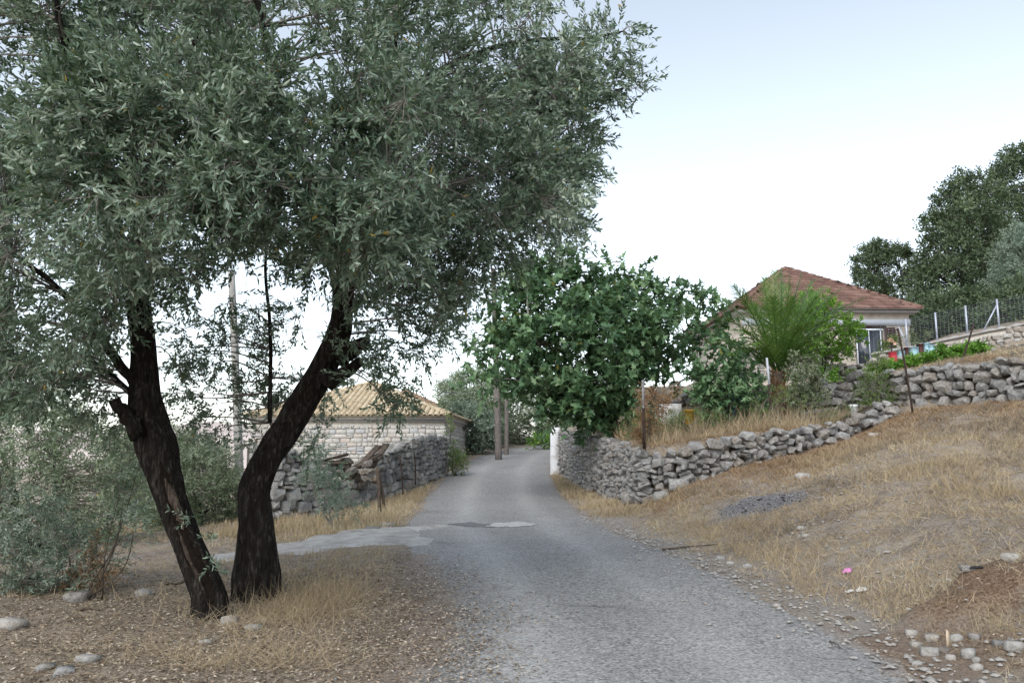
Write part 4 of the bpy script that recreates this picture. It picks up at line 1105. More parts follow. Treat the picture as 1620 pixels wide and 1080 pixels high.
def hip_house(name, label, corner, ang, wx, wy, z0, ze, za, over, tpl, cw, ch, tmat, wallmat, ridge_w, limits, cornice=None, wall_name="wall"):
    """corner: front corner (right if wx<0) of the walls; u along the facade, v into depth"""
    u = np.array((math.cos(ang), math.sin(ang))); v = np.array((-u[1], u[0]))
    root = empty(name, (*corner, z0), label, "house")
    c0 = np.array(corner); cs = [c0, c0 + u * wx, c0 + u * wx + v * wy, c0 + v * wy]
    if wx < 0: cs = [cs[1], cs[0], cs[3], cs[2]]       # front-left, front-right, back-right, back-left
    mb = MB(); V = [(*c, z0 - .3) for c in cs] + [(*c, ze) for c in cs]
    mb.add(V, [(0, 1, 5, 4), (1, 2, 6, 5), (2, 3, 7, 6), (3, 0, 4, 7)]); mb.build(wall_name, wallmat, root)
    mid = sum(cs) / 4; eo = [np.array((*(mid + (c - mid) * (1 + over / (abs(wx) / 2))), ze + .02)) for c in cs]
    A = np.array((*mid, za))
    mb = MB(); mb.add(eo + [A - (0, 0, .02)], [(0, 1, 4), (1, 2, 4), (2, 3, 4), (3, 0, 4), (3, 2, 1, 0)]); rf = mb.build("roof", tmat, root)
    for k, (a, b_) in enumerate(((0, 1), (1, 2), (2, 3), (3, 0))):
        tile_face(eo[a], eo[b_], A, tpl, cw, ch, tmat, root, limits[k])
    # hip caps
    cap_v, cap_f = half_tile(ridge_w, .42, ridge_w * .45)
    for e in eo:
        d = A - e; L_ = np.linalg.norm(d); Yv = d / L_; X = norm(np.cross(Yv, (0, 0, 1.0))); Zv = np.cross(X, Yv); parts = []
        for t in np.arange(0, L_ - .05, .36):
            parts.append(((cap_v @ np.array((X, Yv, Zv))) + e + Yv * t + Zv * .045, [np.array(cap_f)], np.full(len(cap_v), random.random())))
        Vv, FF, rn = joinV(parts); np_mesh("hip_cap", Vv, FF, tmat, root, True, dict(rnd=rn))
    if cornice:
        for k, (oo, h0, h1) in enumerate(cornice):
            ci = [mid + (c - mid) * (1 + oo / (abs(wx) / 2)) for c in cs]
            mb = MB(); mb.add([(*c, ze + h0) for c in ci] + [(*c, ze + h1) for c in ci], [(0, 1, 5, 4), (1, 2, 6, 5), (2, 3, 7, 6), (3, 0, 4, 7), (3, 2, 1, 0)])
            mb.build("cornice", M['cement'], root)
    return root, cs, u, v, eo

BARREL = half_tile(.215, .42, .085)
zE = P(705, 659, 33)[2]; zA = P(582, 606, 37)[2]
h1, cs1, u1, v1, eo1 = hip_house("stone_house", "stone house with buff tiled hip roof behind the ruined wall", (-2.85, 33.0), R(-3.4), -8.2, 8.2, .0, zE, zA, .32, BARREL, .235, .31, M['tile_buff'], M['mortar'], .26, (300, 0, 0, 0),
                                 [(.10, -.22, -.13), (.20, -.12, -.02)])
fl, fr, br = cs1[0], cs1[1], cs1[2]
pf = [tuple(fl), tuple(fr)]
itf, _, _ = course_stones(pf, lambda s: 1.15, lambda s: zE - .30, -1, .13, .22, .12, .025, (1.2, 2.8), .93, .012, None, .006)
put_stones(itf, 'ashlar', ASHL, h1, 300, "stone", "wall_stones")
its, _, _ = course_stones([tuple(fr), tuple(br)], lambda s: .6, lambda s: zE - .30, -1, .14, .24, .12, .05, (1.0, 2.2), .93, .02, None, .008)
put_stones(its, 'ashlar', ASHL, h1, 0, "stone", "side_wall_stones")

zE2 = P(700, 657, 46)[2]; zA2 = P(647, 620, 49)[2]
h2, cs2, u2, v2, eo2 = hip_house("stone_house", "farther house of which only the brown tiled roof shows behind the buff roof", (-3.6, 46.0), R(-2), -6.4, 6.4, .6, zE2, zA2, .3, BARREL, .26, .36, M['tile_brown'], M['mortar'], .34, (120, 0, 0, 0), [(.12, -.2, -.02)])
# antenna
b0 = P(674, 640, 47.5); t0 = P(674, 592, 47.5)
an = empty("roof_antenna", (b0[0], b0[1], b0[2] - .3), "thin television antenna rising behind the buff tiled roof", "antenna")
mb = MB(); mb.tube([b0 - (0, 0, .5), t0], .022, 5); mb.build("mast", M['wire'], an)
mb = MB(); mb.tube([t0 + (-.28, 0, 0), t0 + (.28, .1, .02)], .015, 4); mb.build("boom", M['wire'], an)
for k in range(5):
    c_ = t0 + (-.25 + .12 * k, .02 * k, 0); mb = MB(); mb.tube([c_ + (0, -.22, 0), c_ + (0, .22, 0)], .010, 4); mb.build("element", M['wire'], an)
for k in range(4):
    c_ = t0 - (0, 0, .35 + .16 * k); mb = MB(); mb.tube([c_ + (-.1, 0, 0), c_ + (.12, 0, 0)], .010, 4); mb.build("element", M['wire'], an)

# right-hand house
zE3 = P(1300, 491, 30)[2]; zA3 = P(1240, 426, 34)[2]
h3, cs3, u3, v3, eo3 = hip_house("village_house", "cream village house with red tiled hip roof above the garden", (8.95, 30.0), R(1.5), 6.55, 7.8, 4.2, zE3, zA3, .30, flat_tile(.30, .40), .295, .335, M['tile_red'], M['plaster'], .24, (300, 0, 0, 0), [(.24, -.10, -.02)])
f0, f1 = cs3[0], cs3[1]
def fac(px, py):    # pixel -> along-facade coordinate and height
    t = ((px - 810) / FPX)
    lo, hi = 0., 9.
    for _ in range(40):
        m_ = (lo + hi) / 2; q = f0 + u3 * m_; pxm = 810 + FPX * q[0] / (q[1] * (math.cos(PITCH)) + (P(px, py, q[1])[2] - CAMZ) * math.sin(PITCH))
        if pxm < px: lo = m_
        else: hi = m_
    q = f0 + u3 * lo; return lo, P(px, py, q[1])[2]
def fbox(name, mat, a, b_, dep, out, parent=h3):
    (s0, z1), (s1, z0_) = fac(*a), fac(*b_); c_ = f0 + u3 * (s0 + s1) / 2 - v3 * (out)
    Mx = np.array(((u3[0], v3[0], 0), (u3[1], v3[1], 0), (0, 0, 1.0)))
    mb = MB(); mb.box((*c_, (z0_ + z1) / 2), (abs(s1 - s0), dep, abs(z1 - z0_)), Mx); return mb.build(name, mat, parent)
s_end = np.linalg.norm(f1 - f0)
c_ = (f0 + f1) / 2 - v3 * .02; zb = fac(1400, 510)[1]
mb = MB(); mb.box((*c_, zb), (s_end + .04, .06, .24), np.array(((u3[0], v3[0], 0), (u3[1], v3[1], 0), (0, 0, 1.0)))); mb.build("lintel_band", M['blueband'], h3)
dr = fbox("window", M['shutter'], (1352, 517), (1399, 592), .08, .03)
fbox("pane", M['glass'], (1355, 522), (1394, 592), .04, .075, dr)
for a, b_ in (((1372, 521), (1376, 592)), ((1391, 521), (1394.5, 592)), ((1353, 521), (1356, 592)), ((1353, 520.5), (1394.5, 523.5))):
    fbox("frame", M['white_frame'], a, b_, .05, .105, dr)
sh = fbox("shutter", M['shutter'], (1398, 518), (1418.5, 578), .05, .06)
for k in range(14):
    fbox("slat", M['shutter'], (1400, 521.5 + 4 * k), (1416.5, 524 + 4 * k), .02, .095, sh)
fbox("lintel", M['shutter'], (1350, 515.5), (1400, 518), .1, .07)
fbox("gutter", M['cement'], (1178, 488.5), (1449, 492), .12, .33)
# rubble texture of the plaster wall: a few proud stones near the corner
itf, _, _ = course_stones([tuple(f0), tuple(f1)], lambda s: 4.35, lambda s: 5.6, -1, .16, .26, .08, .05, (1.0, 2.0), .9, .03, lambda s, z: 3.7 < s < 5.7 and z > 4.3, .004)
put_stones(itf, 'pale_stone', ASHL, h3, 130, "stone", "wall_stones")
# ================================================================== FENCE AND MORTARED WALL on the right
FW = [(13.2, 28.6), (14.6, 27.8), (16.2, 27.2), (18.5, 26.4), (22, 25.2)]
ftop = interp_fn(FW, [P(1400, 560, 28.6)[2], P(1470, 545, 27.8)[2], P(1550, 527, 27.2)[2], P(1665, 502, 26.4)[2], P(1840, 470, 25.2)[2]])
fbot = interp_fn(FW, [P(1400, 578, 28.6)[2], P(1470, 572, 27.8)[2], P(1550, 560, 27.2)[2], P(1665, 545, 26.4)[2], P(1840, 520, 25.2)[2]])
mw = empty("mortared_wall", (*FW[1], fbot(1.5)), "pale mortared stone wall under the wire fence", "stone wall")
it, _, _ = course_stones(FW, fbot, lambda s: ftop(s) - .12, -1, .14, .24, .22, .10, (1.0, 2.0), .93, .03, None, .015)
put_stones(it, 'pale_stone', STONES, mw, 220)
core(FW, fbot, lambda s: ftop(s) - .02, .35, -1, M['mortar'], mw, .04, "mortar_core")
core(FW, lambda s: ftop(s) + .25, lambda s: ftop(s) + .12, .46, -1, M['cement'], mw, -.04, "coping")
# low rubble ledge that carries the tins
LP = [(10.6, 26.2), (12.2, 25.6), (14.2, 25.2), (17.2, 23.8), (19, 22.8)]
ltop = interp_fn(LP, [P(1325, 578, 26.2)[2], P(1405, 570, 25.6)[2], P(1500, 556, 25.2)[2], P(1640, 536, 23.8)[2], P(1750, 520, 22.8)[2]])
lbot = interp_fn(LP, [G(p[0] - .2, p[1] - .3) - .1 for p in LP])
lw = empty("rubble_ledge", (*LP[1], lbot(1.5)), "low ledge of flat rubble stones below the row of planter tins", "stone ledge")
it, _, _ = course_stones(LP, lbot, ltop, -1, .09, .17, .5, .10, (1.4, 3.2), .98, .03)
put_stones(it, 'pale_stone', STONES, lw, 260)
core(LP, lbot, lambda s: ltop(s) + .04, .7, -1, M['earth_core'], lw, .12)

fe = empty("wire_fence", (15, 27.6, ftop(2)), "galvanised wire mesh fence on posts above the mortared wall", "fence")
pcs = np.array(FW); cumF = np.concatenate([[0], np.cumsum(np.linalg.norm(np.diff(pcs, axis=0), axis=1))])
def fpt(s): return np.array((np.interp(s, cumF, pcs[:, 0]), np.interp(s, cumF, pcs[:, 1]) + .2, ftop(s) + .02))
def s_at_px(px):
    lo, hi = 0, cumF[-1]
    for _ in range(40):
        m_ = (lo + hi) / 2; q = fpt(m_)
        if 810 + FPX * q[0] / (q[1] * .99 + (q[2] - CAMZ) * .139) < px: lo = m_
        else: hi = m_
    return lo
for px in (1436, 1483, 1531, 1581, 1634):
    q = fpt(s_at_px(px)); mb = MB(); mb.tube([q - (0, 0, .1), q + (0, 0, 1.02)], .036, 6); mb.build("post", M['galv'], fe)
for a, b_ in ((1556, 1580), (1436, 1424)):
    q, q2 = fpt(s_at_px(a)), fpt(s_at_px(b_)); mb = MB(); mb.tube([q, q2 + (0, 0, .8)], .028, 6); mb.build("brace", M['galv'], fe)
A, B = [], []
ss = np.linspace(.2, cumF[-1], 40)
for hgt in np.arange(.06, 1.0, .085):
    for i in range(39): A.append(fpt(ss[i]) + (0, 0, hgt)); B.append(fpt(ss[i + 1]) + (0, 0, hgt))
for s in np.arange(.2, cumF[-1], .13): A.append(fpt(s)); B.append(fpt(s) + (0, 0, .98))
V, F = prisms(np.array(A), np.array(B), .0042, .0042); np_mesh("wire_mesh", V, F.reshape(-1, 4), M['wire'], fe)

# ------------------------------------------------------------------ planter tins
def tin(px, py_top, py_bot, wpx, d, mat, label, sq=True):
    b0_, t0_ = P(px, py_bot, d), P(px, py_top, d); w = wpx * d / FPX; h = t0_[2] - b0_[2]
    root = empty("planter_tin", b0_, label, "planter", "planter tins on the ledge")
    n_ = 4 if sq else 14; th = np.arange(n_) * 2 * math.pi / n_ + (math.pi / 4 + .2 if sq else 0); r_ = w / 2 * (1.25 if sq else 1)
    prof = [(r_ * .98, 0), (r_, .03), (r_, h * .5), (r_ * 1.0, h * .95), (r_ * 1.04, h * .96), (r_ * 1.04, h), (r_ * .96, h), (r_ * .95, h - .05)]
    V = np.array([(b0_[0] + q * math.cos(a), b0_[1] + q * math.sin(a), b0_[2] + z) for q, z in prof for a in th]); F = []
    for j in range(len(prof) - 1):
        for k in range(n_): F.append((j * n_ + k, j * n_ + (k + 1) % n_, j * n_ + n_ + (k + 1) % n_, j * n_ + n_ + k))
    mb = MB(); mb.add(V, F); mb.build("tin_body", mat, root)
    mb = MB(); mb.add(V[-n_:], [tuple(range(n_))]); mb.build("soil", M['earth_core'], root)
    return root, t0_
tin(1413, 557, 572, 12.5, 25.3, M['tin_red'], "red and white round tin pot holding a rose bush", False)
tin(1425.5, 555, 571, 10.5, 25.5, M['tin_blue'], "pale blue tin right next to the red rose pot")
tin(1436, 549.5, 564, 8.5, 25.7, M['tin_brown'], "dark brown tin between two pale blue tins, nearer the rose pot")
tin(1446, 549, 563.5, 12, 25.5, M['tin_blue'], "pale blue tin between the two brown tins")
tin(1457, 544, 560, 10, 25.7, M['tin_brown'], "dark brown tin beside the two pale blue tins at the row's end")
tin(1466.5, 542.5, 559, 9, 25.6, M['tin_blue'], "taller pale blue tin, second from the fence end of the row")
tin(1474, 545.5, 558, 9, 25.5, M['tin_blue'], "short pale blue tin at the fence end of the row")
def small_plant(name, label, cat, px, py, d, hpx, wpx, mat, n=10, spr=6, leafL=.07, leafW=.03, tpl=T_OVAL, group=None, nl=5, sprL=.2, flower=None, ground=False, upb=.5):
    b0_ = P(px, py, d)
    if ground: b0_[2] = G(b0_[0], b0_[1]) - .02
    h, w = hpx * d / FPX, wpx * d / FPX
    cs_ = b0_ + np.column_stack([rng.uniform(-.5, .5, n) * w, rng.uniform(-.4, .4, n) * w, rng.uniform(.25, 1, n) * h])
    lim = [([b0_, b0_ + (rng.normal(0, .03), 0, h * .4), b0_ + (rng.normal(0, .08) * w, 0, h * .85)], .012 + .012 * h, .006)]
    root = plant(name, label, cat, b0_, lim, cs_, max(.06, .2 * min(w, h)), spr, sprL, nl, leafL, leafW, mat, tpl, group, 'bark_far', .3, upb, .003, crown_name="leaves")
    if flower:
        for q in range(flower):
            c_ = b0_ + (rng.uniform(-.4, .4) * w, -.25 * w, rng.uniform(.5, 1) * h); mb = MB()
            for a in range(6):
                t_ = a * math.pi / 3; r_ = .05
                mb.add([c_, c_ + (r_ * math.cos(t_ - .6), -.02, r_ * math.sin(t_ - .6)), c_ + (1.35 * r_ * math.cos(t_), -.045, 1.35 * r_ * math.sin(t_)), c_ + (r_ * math.cos(t_ + .6), -.02, r_ * math.sin(t_ + .6))], [(0, 1, 2, 3)])
            mb.build("blossom", M['rose'], root)
    return root
small_plant("rose_bush", "rose bush with faded orange blooms growing in the red tin", "bush", 1410, 558, 25.3, 25, 24, 'weed', 12, 6, .06, .035, flower=5)
small_plant("potted_plant", "spiky thin plant in the pale blue tin between brown tins", "plant", 1446, 550, 25.5, 22, 9, 'bramble', 5, 4, .12, .02, T_LANCE)
small_plant("potted_plant", "single thin twiggy plant in the tin at the fence end", "plant", 1469, 544, 25.6, 20, 8, 'bramble', 4, 3, .08, .02, T_LANCE)

# ================================================================== UTILITY POLES AND WIRES
def pole(name, label, base_px, d, top_px, r0, r1, mat, ground=True):
    b0_, t0_ = P(*base_px, d), P(*top_px, d)
    if ground: b0_[2] = G(b0_[0], b0_[1]) - .3
    root = empty(name, b0_, label, "utility pole", "utility poles")
    mb = MB(); mb.tube(smooth_path([b0_, (b0_ + t0_) / 2 + (.02, 0, 0), t0_], 14), np.linspace(r0, r1, 14), 12, True, .03); mb.build("shaft", mat, root, True)
    return root, t0_
p1, tp1 = pole("utility_pole", "tall brown wooden utility pole at the bend, seen through the fig branches", (789, 716), 37, (780, 425), .17, .11, M['wood_pole'])
mb = MB(); q = P(781, 505, 36.9); mb.tube([q + (-.05, -.12, 0), q + (.4, -.12, .05)], .035, 5); mb.build("bracket", M['rust'], p1)
mb = MB(); q = P(782, 580, 36.9); mb.tube([q + (0, -.1, 0), q + (.32, -.12, 0)], .04, 5); mb.build("bracket", M['rust'], p1)
p2, tp2 = pole("utility_pole", "thinner dark pole standing just behind the tall one at the bend", (801, 714), 40, (801, 600), .12, .10, M['wood_pole'])
p3, tp3 = pole("utility_pole", "grey pole seen between the two olive trunks", (383, 800), 20, (366, 430), .115, .085, M['pole_grey'])
def wire(name, label, a, b_, sag, r_=.010):
    a, b_ = np.asarray(a), np.asarray(b_); t = np.linspace(0, 1, 24)[:, None]; p = a + (b_ - a) * t - np.array((0, 0, 1.0)) * sag * 4 * t * (1 - t)
    mb = MB(); mb.tube(p, r_, 4); o = mb.build(name, M['wire']); tag(o, label, "cable")
wire("overhead_cable", "slack cable from the bend pole towards the tiled roofs", P(786, 610, 37), P(690, 618, 44), .25)
wire("overhead_cable", "thin overhead cable between the bend pole and the grey pole", P(782, 480, 37), P(371, 500, 20), .9, .008)
wire("guy_rope", "pale rope slanting to the road edge at the bend", P(868, 700, 39), P(838, 712, 40), .02, .018)

# ================================================================== FIG TREE
fb = np.array((3.25, 24.0, 2.0))
limbs = [([fb, P(938, 660, 23.8), P(930, 620, 23.5)], .13, .09), ([P(935, 650, 23.7), P(880, 590, 22.8), P(840, 520, 22.2), P(835, 450, 22)], .07, .02),
         ([P(935, 650, 23.7), P(870, 620, 22.6), P(810, 600, 22), P(755, 600, 21.8)], .06, .015), ([P(932, 640, 23.6), P(930, 550, 23), P(900, 470, 22.6), P(890, 430, 22.5)], .07, .02),
         ([P(935, 645, 23.6), P(990, 560, 23), P(1010, 500, 22.8), P(1030, 450, 22.8)], .06, .02), ([P(940, 650, 23.6), P(1020, 580, 23.4), P(1080, 530, 23.4), P(1110, 480, 23.6)], .06, .015),
         ([P(945, 655, 23.4), P(1040, 620, 22.6), P(1110, 590, 22.4), P(1180, 590, 22.4)], .05, .012), ([P(932, 620, 23.5), P(860, 540, 23.6), P(790, 510, 23.8), P(755, 540, 23.8)], .05, .012)]
fig_poly = [(820, 425), (850, 420), (895, 418), (930, 440), (965, 445), (1005, 450), (1040, 470), (1062, 500), (1085, 540), (1075, 590), (1040, 610), (1000, 622), (985, 655), (955, 684), (905, 684), (850, 662), (800, 636), (780, 610), (790, 560), (800, 500), (810, 460)]
fc = np.concatenate([fill_poly(fig_poly, 330, 22.8, 2.1, 4), fill_poly([(880, 640), (985, 635), (990, 670), (955, 688), (900, 684)], 22, 23.2, .5, 1),
                     np.array([P(*q) for q in [(760, 545, 22.6), (752, 555, 22.4), (775, 520, 22.6), (770, 480, 23), (785, 470, 23), (790, 500, 23), (755, 600, 21.9), (765, 612, 21.9), (785, 605, 22), (790, 620, 22), (800, 590, 22), (830, 432, 22.2), (842, 425, 22), (888, 420, 22.5), (897, 422, 22.4), (930, 432, 22.6), (985, 448, 22.8), (1035, 455, 22.8), (1030, 470, 22.8), (1060, 490, 23), (1110, 480, 23.6), (1125, 475, 23.6), (1105, 500, 23.5), (1120, 520, 23.2), (1090, 520, 23.3), (1140, 520, 23), (1110, 545, 22.8), (1130, 570, 22.4), (1150, 590, 22.3), (1170, 585, 22.3), (1120, 600, 22.2), (1095, 575, 22.8), (1185, 600, 22.3), (1160, 615, 22.2), (1135, 630, 22.2), (1090, 610, 22.4), (985, 600, 21.6), (990, 610, 21.5), (1110, 630, 22.3), (1150, 560, 22.8), (1175, 620, 22.4), (1195, 580, 22.5), (1165, 640, 22.3), (1140, 650, 22.4), (1085, 500, 24), (1095, 540, 24), (1110, 560, 24.2), (1130, 545, 24.4), (1150, 540, 24.4), (1125, 500, 24.4), (1145, 500, 24.6), (1090, 480, 24), (1080, 560, 23.6), (1160, 560, 24), (1170, 545, 24.4), (1140, 580, 23.6), (1100, 590, 23.4), (1180, 575, 23.6), (1115, 465, 24), (1070, 480, 23.4), (1100, 470, 23.8), (860, 412, 22.4), (910, 412, 22.5), (950, 425, 22.6), (1005, 440, 22.8), (820, 440, 22.2), (800, 455, 22.6), (745, 565, 22.4), (770, 575, 22.3), (1075, 465, 23.2)]])])
plant("fig_tree", "spreading dark green fig tree on top of the roadside wall", "tree", fb, limbs, fc, .62, 5, .42, 4, .19, .15, 'fig', T_FIG, None, 'pole_grey', .25, .5, .007, spread=1.2, twigmat='bark_far')

# dry vine on an iron post
pb = P(1019, 690, 18.9); pt = P(1017, 601, 18.9)
pr = empty("fence_post", pb, "rusty grey pipe post overgrown by the dry vine", "post"); mb = MB(); mb.tube([pb - (0, 0, .3), pt], .030, 8, True, .05); mb.build("pipe", M['galv_old'], pr)
mb = MB(); mb.tube([pb - (0, 0, .3), (pb + pt) / 2], .038, 8, True, .05); mb.build("rusty_foot", M['rust'], pr)
vine_poly = [(1000, 690), (1003, 640), (1012, 612), (1032, 602), (1052, 612), (1085, 618), (1080, 640), (1050, 645), (1038, 690)]
vc = fill_poly(vine_poly, 34, 19.2, .45, 1)
plant("dry_vine", "tangle of dried orange-brown vine hanging on the pipe post", "vine", pb + (.1, .1, 0), [([pb + (.1, .1, -.1), P(1030, 650, 19), P(1040, 612, 19.2)], .02, .01)], vc, .16, 15, .16, 5, .055, .018, 'dryleaf', T_DIAM, None, 'bark_far', .9, -.2, .003, spread=1.0, crown_name="leaves", twigmat='timber')

# ================================================================== PALM
pbz = P(1228, 648, 21.6); pbz[2] = G(pbz[0], pbz[1])
palm = empty("palm_tree", pbz, "young date palm with long arching fronds before the red roof", "palm")
ptop = P(1232, 588, 21.6)
mb = MB(); pth = smooth_path([pbz - (0, 0, .2), (pbz + ptop) / 2, ptop], 10); mb.tube(pth, np.linspace(.24, .17, 10), 14, True, .12); mb.build("trunk", M['timber'], palm, False)
A_, D_ = [], []
for k in range(260):   # old leaf bases round the trunk
    t = rng.random(); c_ = pth[0] + (pth[-1] - pth[0]) * t; a = rng.uniform(0, 6.28); o_ = np.array((math.cos(a), math.sin(a), 0))
    A_.append(c_ + o_ * .17); D_.append(o_ * .6 + np.array((0, 0, 1)))
V, F, r_ = leaves(np.array(A_), np.array(D_), rng.uniform(.15, .32, 260), .06, T_DIAM); o = np_mesh("leaf_bases", V, F, M['dryleaf'], palm, False, dict(rnd=r_))
fronds = [(1237, 425, 21.5, .15), (1268, 432, 21.4, .25), (1208, 440, 21.2, .15), (1160, 452, 20.9, .4), (1290, 470, 21.0, .3), (1368, 470, 21.6, .45), (1366, 510, 20.8, .55), (1130, 500, 21.2, .6),
          (1120, 540, 20.8, .6), (1150, 520, 20.2, .6), (1310, 540, 20.3, .7), (1255, 470, 20.6, .3), (1222, 470, 20.5, .3), (1190, 480, 22.4, .3), (1300, 455, 22.6, .35), (1345, 560, 21.2, .7), (1180, 545, 19.9, .6), (1240, 450, 23, .2), (1280, 510, 20.0, .5), (1138, 470, 22.2, .45), (1330, 455, 21.2, .35), (1350, 490, 21.2, .5), (1325, 500, 20.6, .55), (1175, 455, 21.6, .3), (1225, 430, 21.8, .1), (1250, 440, 21.3, .15), (1285, 445, 21.7, .2), (1150, 560, 20.6, .7), (1300, 565, 20.3, .7)]
for k, (px, py, d, arch) in enumerate(fronds):
    tip = P(px, py, d); base_ = ptop + rng.normal(0, .05, 3) + (0, 0, -.05); L_ = np.linalg.norm(tip - base_)
    mid = base_ + (tip - base_) * .55 + np.array((0, 0, 1)) * arch * L_ * .55
    if arch < .2: mid = base_ + (tip - base_) * .5
    pts = smooth_path([base_, mid * .5 + (base_ + (tip - base_) * .5) * .5, tip], 40)
    fr_ = empty("frond", (0, 0, 0)); bpy.data.objects.remove(fr_)
    T = norm(np.gradient(pts, axis=0)); up_ = norm(np.array((0, 0, 1.0)) - T * T[:, 2:3] + np.array((0, -.02, 0))); sd = np.cross(T, up_)
    mb = MB(); mb.tube(pts, np.linspace(.022, .005, 40), 4); rach = mb.build("frond", M['palm'], palm, True)
    PBs, DBs, Ls, ups = [], [], [], []
    for i in np.linspace(5, 38.9, 62):
        j = int(i); f_ = i - j; p_ = pts[j] * (1 - f_) + pts[min(j + 1, 39)] * f_; u_ = i / 39
        ll = .52 * math.sin(math.pi * min(1, .18 + .80 * u_)) ** .7 * (L_ / 2.6) + .08
        for s_ in (-1, 1):
            ph_ = rng.uniform(-.25, .6); PBs.append(p_); DBs.append(T[j] * (.6 + .5 * u_) + (sd[j] * s_ * math.cos(ph_) + up_[j] * math.sin(ph_)) * .9 + np.array((0, 0, -.12)) + rng.normal(0, .06, 3)); Ls.append(ll * rng.uniform(.85, 1.1)); ups.append(up_[j])
    V, F, r_ = leaves(np.array(PBs), np.array(DBs), np.array(Ls), .020, (T_BLADE[0] * (1, 1, -.35), T_BLADE[1]), up=np.array(ups))
    np_mesh("leaflets", V, F, M['palm'], rach, False, dict(rnd=np.clip(r_ * .6 + rng.uniform(0, .4), 0, 1)))
# white pipe beside palm
a, b_ = P(1220, 655, 20.4), P(1213, 566, 20.4); m_ = P(1217, 608, 20.4)
pr = empty("pipe_post", a, "thin pipe post painted white on top, in front of the palm", "post")
mb = MB(); mb.tube([a - (0, 0, .2), m_], .033, 8); mb.build("rusty_foot", M['rust'], pr)
mb = MB(); mb.tube([m_, b_], .030, 8); mb.build("white_top", M['blueband'], pr)

# bright green broadleaf tree behind the palm
lb = P(1300, 605, 25.5); lb[2] = G(lb[0], lb[1])
lp = [(1250, 500), (1262, 472), (1290, 462), (1320, 474), (1345, 490), (1368, 515), (1372, 545), (1345, 565), (1320, 575), (1296, 590), (1265, 580), (1245, 545)]
plant("citrus_tree", "bright green leafy citrus tree against the cream house wall", "tree", lb, [([lb - (0, 0, .1), P(1302, 580, 25.3), P(1308, 540, 25.2)], .09, .06), ([P(1303, 565, 25.2), P(1280, 530, 25), P(1270, 490, 25)], .04, .015), ([P(1306, 550, 25.2), P(1330, 520, 25), P(1345, 505, 25)], .04, .015)],
      fill_poly(lp, 95, 25.2, 1.3, 5), .26, 11, .20, 5, .10, .05, 'lime', T_OVAL, None, 'bark', .5, .3, .004)

# ================================================================== GARDEN PLANTS
def shrub(name, label, poly, d0, half, base_px, mat, n, spr, sprL, nl, leafL, leafW, tpl=T_DIAM, r_=.2, group=None, cat="shrub", droop=.3, upb=.35, nst=4, bark='bark_far', stem_r=.025, spread=.9, base_d=None):
    b0_ = P(*base_px, base_d or d0); b0_[2] = G(b0_[0], b0_[1]) - .03
    cs_ = fill_poly(poly, n, d0, half, 1)
    lim = []
    for k in range(nst):
        t_ = cs_[rng.integers(len(cs_))]; lim.append(([b0_ + (rng.normal(0, .05), rng.normal(0, .05), 0), b0_ * .5 + t_ * .5 + rng.normal(0, .08, 3), t_], stem_r, stem_r * .35))
    return plant(name, label, cat, b0_, lim, cs_, r_, spr, sprL, nl, leafL, leafW, mat, tpl, group, bark, droop, upb, .0035, spread=spread, crown_name="crown")
shrub("bramble_bush", "pale grey-green bramble bush at the foot of the palm", [(1245, 575), (1262, 562), (1290, 572), (1312, 590), (1305, 630), (1280, 650), (1250, 640), (1242, 605)], 20.8, .6, (1275, 660), 'bramble', 46, 9, .2, 4, .075, .05, T_OVAL, .2)
shrub("rose_shrub", "tall feathery green shrub before the boulder wall", [(1368, 590), (1378, 562), (1395, 560), (1400, 590), (1408, 630), (1412, 665), (1385, 680), (1355, 672), (1362, 625)], 20.6, .5, (1385, 685), 'weed', 52, 8, .2, 5, .05, .022, T_OVAL, .18)
shrub("weed_clump", "grey-green weeds mixed with dry stalks under the palm", [(1190, 640), (1205, 612), (1245, 606), (1270, 630), (1330, 640), (1370, 650), (1365, 680), (1290, 690), (1200, 690)], 20.2, .8, (1270, 692), 'weed', 85, 6, .2, 4, .05, .018, T_DIAM, .2)
shrub("leafy_bush", "broad-leaved bush between the fig and the palm", [(1085, 600), (1110, 590), (1160, 585), (1205, 600), (1212, 640), (1190, 662), (1140, 665), (1100, 640)], 21.0, .7, (1150, 675), 'fig', 52, 6, .25, 4, .13, .10, T_FIG, .25)
shrub("weed_clump", "dark green weeds under the fig beside the dry vine", [(985, 690), (990, 655), (1010, 650), (1075, 650), (1080, 680), (1040, 690)], 20.6, .6, (1035, 690), 'weed', 34, 7, .18, 4, .07, .02, T_DIAM, .16)
shrub("grass_clump", "green grassy weeds behind the wall by the yellow pot", [(1045, 668), (1060, 658), (1100, 655), (1150, 655), (1150, 672), (1050, 680)], 19.6, .6, (1100, 678), 'weed', 34, 7, .16, 4, .06, .014, T_DIAM, .14)
for k, (px, py, w_, h_, d, lab) in enumerate([(1490, 578, 48, 20, 22.2, "largest bright green vegetable plant on the upper terrace"), (1450, 588, 34, 14, 22.4, "low green vegetable plant next to the largest one on the terrace"), (1420, 596, 30, 12, 22.6, "yellowish vegetable plant at the lower end of the patch"),
                                            (1545, 570, 26, 16, 22.4, "lone leafy vegetable plant nearest the bare soil"), (1518, 574, 18, 10, 22.2, "small vegetable plant between the largest and the lone one"), (1390, 602, 22, 10, 23, "low green plant above the end of the boulder wall")]):
    small_plant("vegetable_plant", lab, "plant", px, py, d, h_, w_, 'veg', 16, 7, .10, .06, T_OVAL, "vegetables on the upper terrace", 4, .18, None, True)
small_plant("weed_plant", "green weed at the house's pale foundation beside the tree", "plant", 1310, 612, 24.6, 24, 30, 'veg', 12, 6, .09, .05, T_OVAL, None, 4, .18, None, True)
